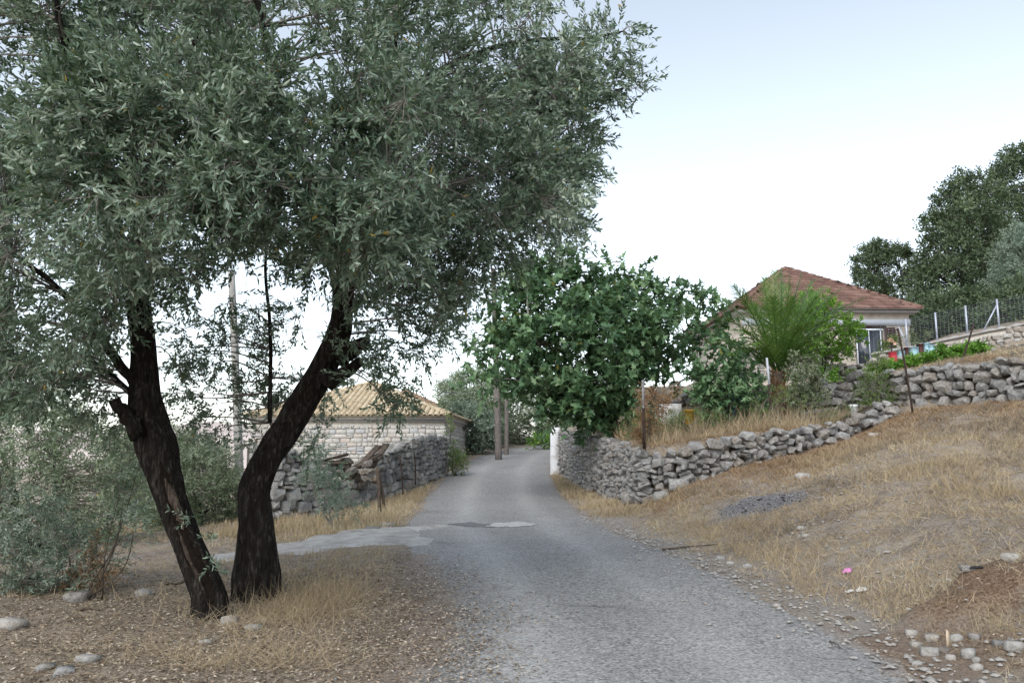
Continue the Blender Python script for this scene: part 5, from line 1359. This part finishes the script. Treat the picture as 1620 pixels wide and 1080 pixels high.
small_plant("weed_plant", "small weed growing above the dark terrace stones", "plant", 1355, 606, 24.2, 14, 26, 'weed', 10, 6, .07, .03, T_OVAL, None, 4, .16, None, True)

# buckets and pots among the weeds
def bucket(name, label, px, pyb, pyt, wpx, d, mat, cat):
    b0_, t0_ = P(px, pyb, d), P(px, pyt, d); r_ = wpx * d / FPX / 2; h = t0_[2] - b0_[2]; n_ = 16
    prof = [(r_ * .75, 0), (r_ * .8, .02), (r_ * .97, h * .9), (r_ * 1.06, h * .91), (r_ * 1.06, h), (r_ * .95, h), (r_ * .9, h - .08)]
    th = np.arange(n_) * 2 * math.pi / n_
    V = [(b0_[0] + q * math.cos(a), b0_[1] + q * math.sin(a), b0_[2] + z) for q, z in prof for a in th]; F = []
    for j in range(len(prof) - 1):
        for k in range(n_): F.append((j * n_ + k, j * n_ + (k + 1) % n_, j * n_ + n_ + (k + 1) % n_, j * n_ + n_ + k))
    root = empty(name, b0_, label, cat)
    mb = MB(); mb.add(V, F + [tuple(range(n_))[::-1]]); mb.build("bucket_body", mat, root, True)
    mb = MB(); mb.add(V[-n_:], [tuple(range(n_))]); mb.build("soil", M['earth_core'], root)
bucket("flower_pot", "ochre yellow plastic pot in the weeds behind the wall", 1091, 672, 648, 16, 20.2, M['yellow_pot'], "pot")
bucket("plastic_barrel", "bright blue plastic barrel half hidden by the broad leaves", 1155, 660, 607, 21, 21.5, M['blue_plastic'], "barrel")
bucket("plastic_bucket", "white plastic bucket in the weeds below the boulder wall", 1352, 674, 640, 13, 20.7, M['white_plastic'], "bucket")
q = P(1056, 665, 22.5); mb = MB(); mb.box(q + (0, 0, .1), (.75, .3, .75)); o = mb.build("white_box", M['whitewash']); tag(o, "white masonry block glimpsed behind the dry vine", "block")

# rusty rods
def rod(label, a, b_, d, r_, mat='rust'):
    p0, p1_ = P(*a, d), P(*b_, d); mb = MB(); mb.tube(smooth_path([p0 - (p1_ - p0) * .1, (p0 + p1_) / 2 + (.02, 0, 0), p1_], 8), r_, 6, True, .06)
    o = mb.build("iron_rod", M[mat]); tag(o, label, "rod", "rusty iron rods")
rod("dark leaning iron rod standing before the boulder wall", (1442, 642), (1420, 519), 19.3, .026)
rod("rusty bent rod leaning the other way above the vegetable patch", (1519, 577), (1540, 513), 21.5, .025)
rod("thick rotten stake by the roadside ruin, nearest the gap", (600, 818), (597, 738), 18.6, .045, 'timber')
rod("second rotten stake leaning against the thick one at the ruin", (609, 818), (599, 745), 18.7, .035, 'timber')
rod("thin dark iron stake in front of the ruin, middle one", (637, 776), (632, 719), 22, .022)
rod("thin dark iron stake in front of the ruin, farthest one", (657, 762), (655, 714), 24.5, .022)
# ================================================================== OTHER TREES
def bigtree(name, label, poly, d0, half, base_px, base_d, mat, n, spr, leafL, leafW, r_, sprL=.5, nl=6, group=None, bark='bark_far', tr=.18, tpl=T_DIAM, upb=.3, droop=.15):
    b0_ = P(*base_px, base_d); b0_[2] = G(b0_[0], b0_[1]) - .1
    cs_ = fill_poly(poly, n, d0, half, 2)
    cen_ = cs_.mean(0); lim = [([b0_, b0_ * .6 + cen_ * .4 + rng.normal(0, .1, 3), b0_ * .15 + cen_ * .85], tr, tr * .4)]
    for k in range(5):
        t_ = cs_[rng.integers(len(cs_))]; lim.append(([b0_ * .5 + cen_ * .5, (b0_ + cen_) * .25 + t_ * .5 + rng.normal(0, .15, 3), t_], tr * .45, tr * .1))
    return plant(name, label, "tree", b0_, lim, cs_, r_, spr, sprL, nl, leafL, leafW, mat, tpl, group, bark, droop, upb, .006, outward=norm(cs_ - cen_))
gR = "trees on the hillside behind the house"
bigtree("oak_tree", "slender open-crowned tree right behind the red roof", [(1350, 420), (1362, 396), (1385, 388), (1410, 395), (1438, 400), (1446, 425), (1440, 460), (1425, 482), (1365, 478), (1356, 445)], 46, 1.6, (1400, 500), 46, 'oak', 100, 13, .17, .075, .42, .45, 6, gR)
bigtree("oak_tree", "tall dark evergreen tree rising above the fence", [(1440, 510), (1450, 440), (1462, 400), (1470, 340), (1495, 298), (1530, 278), (1562, 288), (1590, 330), (1600, 400), (1600, 490), (1520, 515)], 42, 3.2, (1520, 510), 42, 'oak', 320, 16, .20, .095, .6, .5, 4, gR, 'bark_far', .25)
bigtree("oak_tree", "highest dark tree at the picture's upper hillside edge", [(1560, 480), (1556, 350), (1565, 290), (1585, 255), (1605, 235), (1680, 215), (1760, 260), (1780, 420), (1700, 480)], 46, 3.5, (1650, 490), 46, 'oak', 320, 16, .21, .10, .65, .5, 4, gR, 'bark_far', .28)
bigtree("olive_tree", "pale grey-green olive tree on the hillside above the fence", [(1572, 470), (1570, 430), (1582, 395), (1605, 368), (1640, 350), (1700, 370), (1720, 430), (1690, 490), (1600, 492)], 34, 2.2, (1640, 500), 34, 'olive_sucker', 190, 17, .13, .035, .42, .4, 7, gR)
bigtree("oak_tree", "low dark tree filling the gap behind the fence posts", [(1430, 560), (1436, 490), (1470, 475), (1540, 465), (1580, 480), (1585, 520), (1500, 555)], 33, 1.4, (1500, 550), 33, 'oak', 160, 13, .17, .08, .42, .45, 4, gR)
bigtree("oak_tree", "dark tree at the frame edge behind the wire mesh", [(1550, 530), (1560, 465), (1630, 450), (1720, 450), (1740, 510), (1640, 530)], 31, 1.2, (1640, 520), 31, 'oak', 120, 13, .16, .075, .4, .45, 4, gR)
gB = "olive trees at the bend"
bigtree("olive_tree", "big round olive tree beyond the buff roof at the bend", [(694, 640), (700, 610), (725, 592), (755, 585), (785, 600), (800, 640), (795, 690), (760, 712), (715, 705), (695, 670)], 46, 2.6, (745, 715), 46, 'olive_far', 230, 15, .17, .055, .48, .45, 4, gB)
bigtree("olive_tree", "bushy grey olive close to the house corner and the pole", [(708, 690), (715, 650), (740, 640), (765, 650), (785, 665), (788, 700), (760, 716), (735, 716)], 41, 1.3, (760, 718), 41, 'olive_sucker', 110, 16, .13, .04, .36, .4, 6, gB)
bigtree("olive_tree", "olive thicket across the road end under the fig branches", [(780, 640), (830, 615), (900, 605), (950, 640), (940, 690), (880, 702), (810, 712), (785, 700)], 50, 2.2, (850, 705), 50, 'olive_far', 240, 14, .18, .06, .5, .45, 4, gB)
shrub("roadside_bush", "yellow-green bush at the far corner of the ruined wall", [(708, 715), (716, 700), (728, 705), (736, 725), (736, 745), (715, 748)], 29.8, .4, (722, 750), 'weed', 36, 9, .2, 5, .07, .02, T_DIAM, .2)
small_plant("climbing_plant", "thin green creeper on the stone house corner", "plant", 712, 700, 31.5, 42, 14, 'weed', 12, 4, .07, .03, T_OVAL, None, 4, .18, None, False)
shrub("grass_verge_bush", "low bright green bush on the verge beyond the white pillar", [(836, 700), (845, 688), (870, 682), (885, 690), (885, 706), (845, 710)], 44, .8, (862, 708), 'veg', 28, 8, .25, 4, .12, .05, T_OVAL, .3)

# left side olives
gL = "olive bushes down the slope"
bigtree("olive_tree", "large grey-green olive tree down the slope at the frame edge", [(-160, 880), (-150, 700), (-60, 645), (40, 640), (110, 652), (180, 690), (215, 740), (235, 790), (205, 850), (140, 870), (60, 860), (-60, 900)], 15.5, 1.9, (70, 880), 15.5, 'olive_far', 290, 15, .09, .024, .36, .30, 6, gL, 'bark', .14, T_DIAM)
bigtree("olive_tree", "rounded olive bush between the two trunks", [(255, 830), (270, 720), (300, 690), (335, 705), (365, 740), (385, 790), (380, 830), (310, 850)], 19, 1.3, (320, 850), 19, 'olive_far', 130, 16, .09, .022, .36, .30, 8, gL, 'bark', .1, T_DIAM)
bigtree("olive_tree", "olive bush far down the slope behind the leaning trunk", [(170, 800), (190, 700), (230, 680), (280, 690), (290, 760), (270, 800)], 23, 1.5, (230, 810), 23, 'olive_far', 90, 15, .10, .025, .42, .32, 8, gL, 'bark', .1, T_DIAM)
# near suckers at the left edge
shrub("olive_shoots", "bluish olive shoots with dead brown leaves near the left edge", [(-40, 930), (-40, 800), (10, 770), (60, 780), (110, 820), (150, 860), (180, 885), (140, 920), (60, 945)], 9.6, .7, (110, 950), 'olive_sucker', 62, 8, .28, 8, .06, .015, T_LANCE, .24, None, "shrub", .3, .1, 6, 'bark_far', .012)
shrub("dead_shoots", "dried brown leafy shoots at the foot of the olive shoots", [(110, 935), (120, 890), (150, 860), (175, 890), (185, 930), (150, 945)], 9.5, .2, (150, 945), 'dryleaf', 16, 5, .22, 6, .06, .015, T_LANCE, .12, None, "shrub", .6, -.1, 5, 'bark_far', .009)
shrub("slender_shoots", "slender bare olive stems with a few leaves beside the trunk", [(140, 850), (160, 760), (190, 700), (230, 690), (235, 780), (215, 850), (180, 870)], 9.0, .5, (140, 935), 'olive', 22, 4, .25, 6, .058, .014, T_LANCE, .16, None, "shrub", .4, .1, 6, 'bark_far', .009)
shrub("olive_sapling", "young olive sapling in front of the ruined wall", [(478, 700), (500, 690), (515, 710), (530, 740), (560, 780), (575, 800), (550, 815), (505, 800), (485, 760)], 15.6, .5, (530, 826), 'olive_sucker', 40, 6, .25, 8, .06, .016, T_LANCE, .2, None, "sapling", .35, .2, 5, 'twig', .016)
# ================================================================== GROUND COVER
def scatter(n, xr, yr, dens, seed):
    r_ = np.random.default_rng(seed); x = r_.uniform(*xr, n); y = r_.uniform(*yr, n)
    keep = r_.random(n) < dens(x, y); return x[keep], y[keep]
def bank_dens(x, y):
    rd_, _, sd_ = road_query(x, y)
    d = sstep(.15, .9, rd_ - HALF + .3 * fbm(x, y, 8)) * (sd_ < 0)
    patchy = sstep(-.25, .35, fbm(x * .8, y * .8, 17) + .25)
    b_ = 1 - blob_mask(x, y, bp, 1.1, .8, 31); m_ = 1 - .8 * blob_mask(x, y, mound, 1.0, .6, 40)
    s1_ = sdist(reg1, x, y); ok = (np.abs(s1_) > .28)
    return d * (.12 + .88 * patchy) * b_ * m_ * ok
def blades(x, y, hmin, hmax, w, mat, name, label, lean=.5, seed=0, kind='stuff', tuft=3, zf=None):
    x = np.repeat(x, tuft) + rng.normal(0, .03, len(x) * tuft); y = np.repeat(y, tuft) + rng.normal(0, .03, len(y) * tuft)
    z = Gz(x, y) - .01; n = len(x)
    D = norm(np.column_stack([rng.normal(0, lean, n), rng.normal(0, lean, n), np.ones(n)]))
    d_ = np.maximum(3, np.hypot(x, y))
    V, F, r_ = leaves(np.column_stack([x, y, z]), D, rng.uniform(hmin, hmax, n) * rng.uniform(.6, 1.2, n), w * np.clip(d_ / 9, .7, 2.2), T_BLADE)
    tn = np.clip(.5 + .45 * fbm(x * .9, y * .9, 55), 0, 1); r_ = np.clip(r_ * .5 + np.repeat(tn, 5) * .6, 0, 1)
    o = np_mesh(name, V, F, M[mat], None, False, dict(rnd=r_)); tag(o, label, "grass", kind=kind)
def near_w(x, y): return np.clip(9 / np.maximum(5, np.hypot(x, y)), .35, 1.3)
x, y = scatter(88000, (1.5, 14), (4.8, 22), lambda x, y: bank_dens(x, y) * near_w(x, y) * .75, 1)
blades(x, y, .05, .17, .0055, 'straw', "dry_grass", "short straw-coloured dry grass covering the bank", 1.3)
x, y = scatter(9000, (3.2, 14), (5.2, 18), lambda x, y: bank_dens(x, y) * sstep(.05, .45, fbm(x * .6 + 3, y * .6, 93) + .12), 2)
blades(x, y, .12, .34, .0042, 'straw', "tall_dry_grass", "taller dry grass tufts on the bank", .5, tuft=6)
x, y = scatter(26000, (3, 12), (12.5, 20), lambda x, y: bank_dens(x, y) * (1 - sstep(.3, 3.2, -sdist(reg1, x, y))) * .8, 3)
blades(x, y, .04, .15, .0055, 'straw_red', "russet_grass", "russet dry grass at the foot of the stone wall", .9)
def foot_d(x, y): return (sdist(reg1, x, y) < -.22) * (1 - sstep(.5, 1.5, -sdist(reg1, x, y))) * (road_query(x, y)[0] > HALF + .05) * (.3 + .7 * sstep(-.2, .3, fbm(x, y, 26)))
x, y = scatter(16000, (1.2, 4.2), (16.5, 31), foot_d, 33)
blades(x, y, .06, .26, .006, 'straw', "wall_foot_grass", "dry grass and weeds at the foot of the roadside wall", .6, tuft=2)
x, y = scatter(13000, (3.6, 14), (5.5, 18.5), lambda x, y: bank_dens(x, y) * sstep(.0, .3, fbm(x * .7 + 9, y * .9, 131)) * .9, 44)
blades(x, y, .06, .26, .0042, 'dead_weed', "dead_weeds", "tangled grey-brown dead weeds on the upper bank", 1.6, tuft=8)
x, y = scatter(2600, (3.4, 6), (5.2, 8.2), lambda x, y: sstep(.4, 1.0, road_query(x, y)[0] - HALF) * .8, 45)
LATE = (x, y)
# terrace one: dry weeds behind the lower wall
def terr(x, y): return (sdist(reg1, x, y) > .32) * (sdist(reg2, x, y) < -.15) * (.45 + .55 * sstep(-.1, .3, fbm(x, y, 23)))
x, y = scatter(9000, (2.4, 11), (17.5, 27), terr, 4)
blades(x, y, .10, .34, .006, 'straw', "terrace_grass", "dry grass and stalks on the terrace behind the wall", .5, tuft=4)
x, y = scatter(1600, (2.9, 8), (18.2, 24), lambda x, y: terr(x, y), 41)
blades(x, y, .3, .75, .006, 'straw', "dry_stalks", "tall dry stalks along the wall top", .28, tuft=3)
# left verges
def left_dens(x, y):
    rd_, _, sd_ = road_query(x, y); d = sstep(.05, .6, rd_ - HALF + .25 * fbm(x, y, 8)) * (sd_ > 0)
    tk = np.hypot(0 * x, np.clip(np.abs(y - np.interp(x, tp[::-1, 0], tp[::-1, 1])) - 1.0, -9, 9)); tkm = np.maximum(sstep(-.25, .25, np.abs(y - np.interp(x, tp[::-1, 0], tp[::-1, 1])) - track_half(x) * .95), x < -5.4)
    wall_ = 1 - (np.abs(np.interp(y, [p[1] for p in RP], [p[0] for p in RP]) - x) < .3) * (y > 17)
    return d * tkm * wall_
x, y = scatter(17000, (-8, -.8), (14.8, 31), lambda x, y: left_dens(x, y) * (x > np.interp(y, [p[1] for p in RP], [p[0] for p in RP]) - .1) * 1.0, 5)
blades(x, y, .08, .30, .006, 'straw', "verge_grass", "golden dry grass between the ruined wall and the road", .45, tuft=3)
x, y = scatter(30000, (-13, -1.6), (9.0, 30), lambda x, y: left_dens(x, y) * sstep(.0, .35, fbm(x * .5, y * .5, 63) + .32) * (np.hypot(x + 3, y - 8.4) > 1.0) * .8, 6)
blades(x, y, .06, .20, .006, 'straw', "slope_grass", "dry yellow grass on the slope behind the olive trunks", .6, tuft=2)
tb = base
x, y = scatter(9000, (-4.4, -1.1), (6.0, 10.6), lambda x, y: np.clip(np.exp(-((x + 2.1) / .55) ** 2 - ((y - 8.3) / .9) ** 2) * 1.1 + .6 * np.exp(-((x + 1.9) / .8) ** 2 - ((y - 6.1) / .5) ** 2) + .03, 0, 1) * left_dens(x, y), 7)
blades(x, y, .08, .34, .004, 'straw', "trunk_grass", "straw tufts at the foot of the olive trunks", 1.2, tuft=4)

def flakes(x, y, Lm, W, mat, name, label, tilt=.35):
    n = len(x); z = np.maximum(Gz(x, y), road_query(x, y)[1] + .012 * fbm(x * 1.5, y * 1.5, 14, 3) - .02 + 0 * x) + .006
    rd_ = road_query(x, y); z = np.where(rd_[0] < HALF + .3, np.maximum(z, rd_[1] + .006), Gz(x, y) + .008)
    a = rng.uniform(0, 6.28, n); D = np.column_stack([np.cos(a), np.sin(a), rng.normal(0, tilt * .6, n)])
    up = np.column_stack([rng.normal(0, tilt, n), rng.normal(0, tilt, n), np.ones(n)])
    V, F, r_ = leaves(np.column_stack([x, y, z]), D, rng.uniform(.5, 1.4, n) * Lm, rng.uniform(.6, 1.3, n) * W, T_DIAM, up=up)
    o = np_mesh(name, V, F, M[mat], None, False, dict(rnd=r_)); tag(o, label, "litter", kind='stuff')
def lit_d(x, y):
    rd_, _, sd_ = road_query(x, y); d = np.clip(1 - sstep(1.6, 4.8, np.hypot((x + 2.4) / 1.5, (y - 7.2) / 1.1)), 0, 1) * (sd_ > 0)
    return d * sstep(-1.5, .3, rd_ - HALF + .6 * fbm(x * 1.5, y * 1.5, 12)) * near_w(x, y)
x, y = scatter(85000, (-7, 1.0), (5.0, 12.5), lit_d, 8)
flakes(x, y, .040, .013, 'litter', "leaf_litter", "brown fallen olive leaves under the tree")
x, y = scatter(1500, (-6, 0.4), (5.2, 11), lambda x, y: lit_d(x, y), 9)
flakes(x, y, .22, .006, 'straw', "fallen_straw", "loose straw stalks lying under the tree", .12)
x, y = scatter(3000, (2.4, 9), (5.2, 17), lambda x, y: bank_dens(x, y), 10)
flakes(x, y, .24, .006, 'straw', "bank_straw", "loose straw stalks lying on the bank", .2)
flakes(LATE[0], LATE[1], .045, .014, 'litter', "mound_litter", "brown bark and leaf debris over the dirt mound", .5)
def edge_d(x, y):
    rd_, _, sd_ = road_query(x, y); return (np.exp(-((rd_ - HALF - .15) / .3) ** 2) + .02) * (sd_ < 0)
x, y = scatter(16000, (.5, 6), (5.0, 24), edge_d, 12)
flakes(x, y, .035, .014, 'litter', "edge_litter", "brown debris along the road edge")

def gravel(x, y, smin, smax, mat, name, label):
    n = len(x); V0, F0 = STONES[3]
    T8 = np.array([(1, 0, 0), (-1, 0, 0), (0, 1, 0), (0, -1, 0), (0, 0, .8), (0, 0, -.6), (.6, .6, .4), (-.6, .5, .4), (.5, -.6, .4), (-.6, -.6, .35)]) * .5
    F8 = np.array([(4, 6, 7), (4, 7, 9), (4, 9, 8), (4, 8, 6), (6, 2, 7), (7, 1, 9), (9, 3, 8), (8, 0, 6), (6, 0, 2), (7, 2, 1), (9, 1, 3), (8, 3, 0)])
    s_ = rng.uniform(smin, smax, n) * rng.uniform(.6, 1.2, n); a = rng.uniform(0, 6.28, n)
    V = np.repeat(T8[None], n, 0) * (1 + rng.normal(0, .16, (n, 10, 1))); V = V * np.stack([s_ * rng.uniform(.8, 1.5, n), s_, s_ * rng.uniform(.5, .9, n)], -1)[:, None]
    c_, sn = np.cos(a)[:, None], np.sin(a)[:, None]; X = V[..., 0] * c_ - V[..., 1] * sn; Y = V[..., 0] * sn + V[..., 1] * c_
    rd_ = road_query(x, y); z = np.maximum(Gz(x, y), np.where(rd_[0] < HALF + .3, rd_[1], -9)) + .12 * s_
    V = np.stack([X + x[:, None], Y + y[:, None], V[..., 2] + z[:, None]], -1).reshape(-1, 3)
    o = np_mesh(name, V, (np.arange(n) * 10)[:, None, None].repeat(12, 1).reshape(-1, 1) + np.tile(F8, (n, 1)), M[mat], None, False, dict(rnd=np.repeat(rng.random(n), 10)))
    tag(o, label, "gravel", kind='stuff')
x, y = scatter(22000, (1.5, 12), (4.9, 18), lambda x, y: np.clip(edge_d(x, y) + .7 * bank_dens(x, y) * sstep(0, .4, fbm(x * .7, y * .7, 37)), 0, 1), 13)
gravel(x, y, .015, .065, 'pale_stone', "bank_gravel", "scattered pale gravel on the bank and road edge")
x, y = scatter(700, (2.6, 5.5), (5.0, 7.2), lambda x, y: sstep(.2, .8, road_query(x, y)[0] - HALF) * (x * .9 + 5.9 - y > 3.0), 14)
gravel(x, y, .02, .07, 'pale_stone', "corner_rubble", "pale limestone chips at the lower corner of the bank")
x, y = scatter(2500, (-9, -.8), (5, 13), lambda x, y: left_dens(x, y) * .35, 15)
gravel(x, y, .012, .035, 'field', "left_gravel", "small pebbles among the litter under the olive")
x, y = scatter(170, (bp[0] - 1.2, bp[0] + 1.2), (bp[1] - .9, bp[1] + .9), lambda x, y: blob_mask(x, y, bp, 1, .7, 31), 16)
gravel(x, y, .02, .07, 'charcoal', "charcoal_bits", "black charred remains of a small bonfire on the bank")

ROCKM = [hull_stone(900 + i, 15) for i in range(16)]
# loose rocks, one by one
def rock(px, py, d, w, label, mat='pale_stone', hh=.6, grp="loose rocks"):
    p = P(px, py, d)
    V, F = ROCKM[random.randrange(len(ROCKM))]; s_ = w * d / FPX
    z = float(Gz(np.array([p[0]]), np.array([p[1]]))[0])
    if road_query(np.array([p[0]]), np.array([p[1]]))[0][0] < HALF: z = max(z, road_query(np.array([p[0]]), np.array([p[1]]))[1][0])
    a = rng.uniform(-.5, .5); Rz = np.array(((math.cos(a), -math.sin(a), 0), (math.sin(a), math.cos(a), 0), (0, 0, 1)))
    Vw = (V * (s_, s_ * .8, s_ * hh)) @ Rz.T + (p[0], p[1], z + s_ * hh * .16)
    o = np_mesh("rock", Vw, F, M[mat], None, False, dict(rnd=np.full(len(V), random.random()))); tag(o, label, "rock", grp)
def dflat(px, py, lift=0.0):     # distance at which the pixel ray meets the terrain
    ds = np.arange(5.0, 30, .04); q = np.array([P(px, py, d) for d in ds]); hit = q[:, 2] <= Gz(q[:, 0], q[:, 1]) + lift
    return ds[hit.argmax()] if hit.any() else 30
ROCKS = [(362, 985, 26, "pale rock lying against the foot of the leaning trunk", .7), (140, 1044, 36, "flat pale rock in the litter at the bottom left", .35), (72, 1058, 30, "half-buried grey rock nearest the bottom left corner", .35), (102, 1064, 34, "grey rock right beside the half-buried one at bottom left", .4), (20, 990, 46, "broad flat rock at the left frame edge", .4), (120, 950, 40, "grey rock under the dried brown shoots", .5),
         (228, 942, 26, "reddish brown rock in the litter left of the trunk", .6), (402, 994, 26, "small flat stone right of the trunk foot", .4), (40, 925, 34, "grey stone under the olive shoots at the left edge", .5), (325, 1018, 22, "small stone in the straw below the trunk", .4),
         (1270, 757, 24, "white rock at the edge of the bonfire ash", .6), (1600, 885, 34, "long pale rock high on the bank at the right edge", .45), (1530, 900, 24, "dark flat stone above the dirt mound", .4), (1443, 1006, 20, "pale rock at the top of the corner rubble", .7), (1475, 1014, 22, "rounded pale rock beside the wood shard", .7), (1470, 1036, 26, "largest rounded white rock of the corner rubble", .65), (1512, 1014, 20, "pale rock just past the wood shard", .7),
         (1450, 1024, 16, "small white rock left in the corner rubble", .7), (1492, 1032, 17, "small grey-white rock in the middle of the rubble", .7), (1532, 1040, 22, "pointed white rock near the lower right corner", 1.0), (1546, 1060, 20, "rounded rock just below the pointed white one", .7), (1545, 1046, 14, "small rock touching the pointed white one", .8), (1504, 1044, 16, "pale stone between the largest and the pointed rocks", .7), (1605, 1028, 30, "white broken rock at the right edge near the corner", .6), (1450, 1050, 16, "flat pale stone closest to the asphalt in the rubble", .5),
         (1544, 1011, 18, "grey rock above the pointed one by the dry twigs", .7), (1580, 1020, 16, "grey rock left of the white broken rock", .7), (1230, 962, 14, "single brown stone on the asphalt edge", .5), (1139, 885, 14, "pale stone in the row of pebbles by the stick", .6), (1183, 898, 16, "larger pale stone at the end of the pebble row", .6), (1155, 892, 12, "small stone in the middle of the pebble row", .6), (1000, 795, 34, "big grey boulder fallen at the wall corner", .9), (1075, 772, 36, "slab-like boulder leaning at the wall foot", .6), (1045, 790, 24, "smaller grey boulder beside the fallen one at the wall", .8), (1268, 838, 16, "white stone on the straw bank below the ash", .5), (1275, 848, 14, "smaller white stone just below the bank's white stone", .5), (1385, 690, 22, "pale flat stone lying above the russet grass", .4)]
for px, py, w, lab, hh in ROCKS:
    m_ = 'field' if 'grey' in lab or 'boulder' in lab or 'dark' in lab else 'pale_stone'
    rock(px, py, dflat(px, py), w, lab, m_, hh)
for k, (px, py, w, lab) in enumerate([(565, 845, 24, "flat kerb stone nearest the concrete track"), (590, 838, 26, "middle flat kerb stone beside the concrete track"), (613, 832, 24, "flat kerb stone nearest the asphalt")]):
    rock(px, py, dflat(px, py), w, lab, 'ruin', .35, "kerb stones by the track")

# sticks and litter
def stick(label, a, b_, r_, mat='timber', name="stick"):
    d0, d1 = dflat(*a), dflat(*b_); p0, p1_ = P(*a, d0), P(*b_, d1); mid = (p0 + p1_) / 2
    for p in (p0, p1_, mid): p[2] = max(float(Gz(np.array([p[0]]), np.array([p[1]]))[0]), road_query(np.array([p[0]]), np.array([p[1]]))[1][0] if road_query(np.array([p[0]]), np.array([p[1]]))[0][0] < HALF + .2 else -9) + r_ * .8
    mb = MB(); mb.tube(smooth_path([p0, mid + (.01, .01, .01), p1_], 8), np.linspace(r_, r_ * .5, 8), 6, True, .12); o = mb.build(name, M[mat]); tag(o, label, "stick", "fallen sticks")
stick("long dry stick lying off the road's right edge", (1048, 873), (1135, 862), .018)
stick("short dark twig on the asphalt at lower right", (1313, 1028), (1332, 1038), .008)
stick("dark stubby stick on the brown soil by the road", (1335, 982), (1353, 982), .018)
stick("charred piece of wood above the dirt mound", (1528, 904), (1556, 900), .018, 'charcoal')
stick("dark stick in the litter left of the trunk", (120, 969), (157, 966), .014)
stick("short dark stick low in the litter", (98, 1033), (116, 1029), .013)
stick("fallen branch behind the leaning trunk", (262, 925), (296, 919), .02)
p = P(1499, 1008, dflat(1499, 1022)); s_ = p[1] / FPX
mb = MB(); q0 = P(1502, 1024, p[1]); mb.add([q0 + (-.02, 0, -.03), q0 + (.02, .01, -.03), q0 + (.012, .01, .12), q0 + (-.014, 0, .14), q0 + (-.02, .012, -.03), q0 + (.02, .022, -.03), q0 + (.012, .022, .12), q0 + (-.014, .012, .14)], [(0, 1, 2, 3), (7, 6, 5, 4), (0, 4, 5, 1), (1, 5, 6, 2), (2, 6, 7, 3), (3, 7, 4, 0)])
o = mb.build("wood_shard", M['pale_wood']); tag(o, "pale pointed wood shard standing among the corner rubble", "wood shard")
def crumple(name, label, px, py, wpx, mat, cat, lift, amp):
    d = dflat(px, py); p = P(px, py, d); w = wpx * d / FPX; n_ = 7; V = []
    for i in range(n_):
        for j in range(n_):
            x_, y_ = p[0] + (i / 6 - .5) * w, p[1] + (j / 6 - .5) * w * .7
            V.append((x_, y_, float(Gz(np.array([x_]), np.array([y_]))[0]) + .015 + lift * math.sin(math.pi * i / 6) * math.sin(math.pi * j / 6) + abs(rng.normal(0, amp))))
    ii_ = np.arange(49).reshape(7, 7); F = np.stack([ii_[:-1, :-1], ii_[1:, :-1], ii_[1:, 1:], ii_[:-1, 1:]], -1).reshape(-1, 4)
    o = np_mesh(name, np.array(V), F, mat, None, False); tag(o, label, cat)
crumple("candy_wrapper", "crumpled pink and white wrapper lying on the bank", 1340, 908, 13, M['pink'], "wrapper", .05, .012)
crumple("paper_scrap", "torn white paper scrap below the pink wrapper", 1362, 937, 16, M['paper'], "paper", .03, .012)
crumple("paper_scrap", "thin paler paper shred just left of the torn scrap", 1345, 938, 14, M['paper'], "paper", .012, .008)
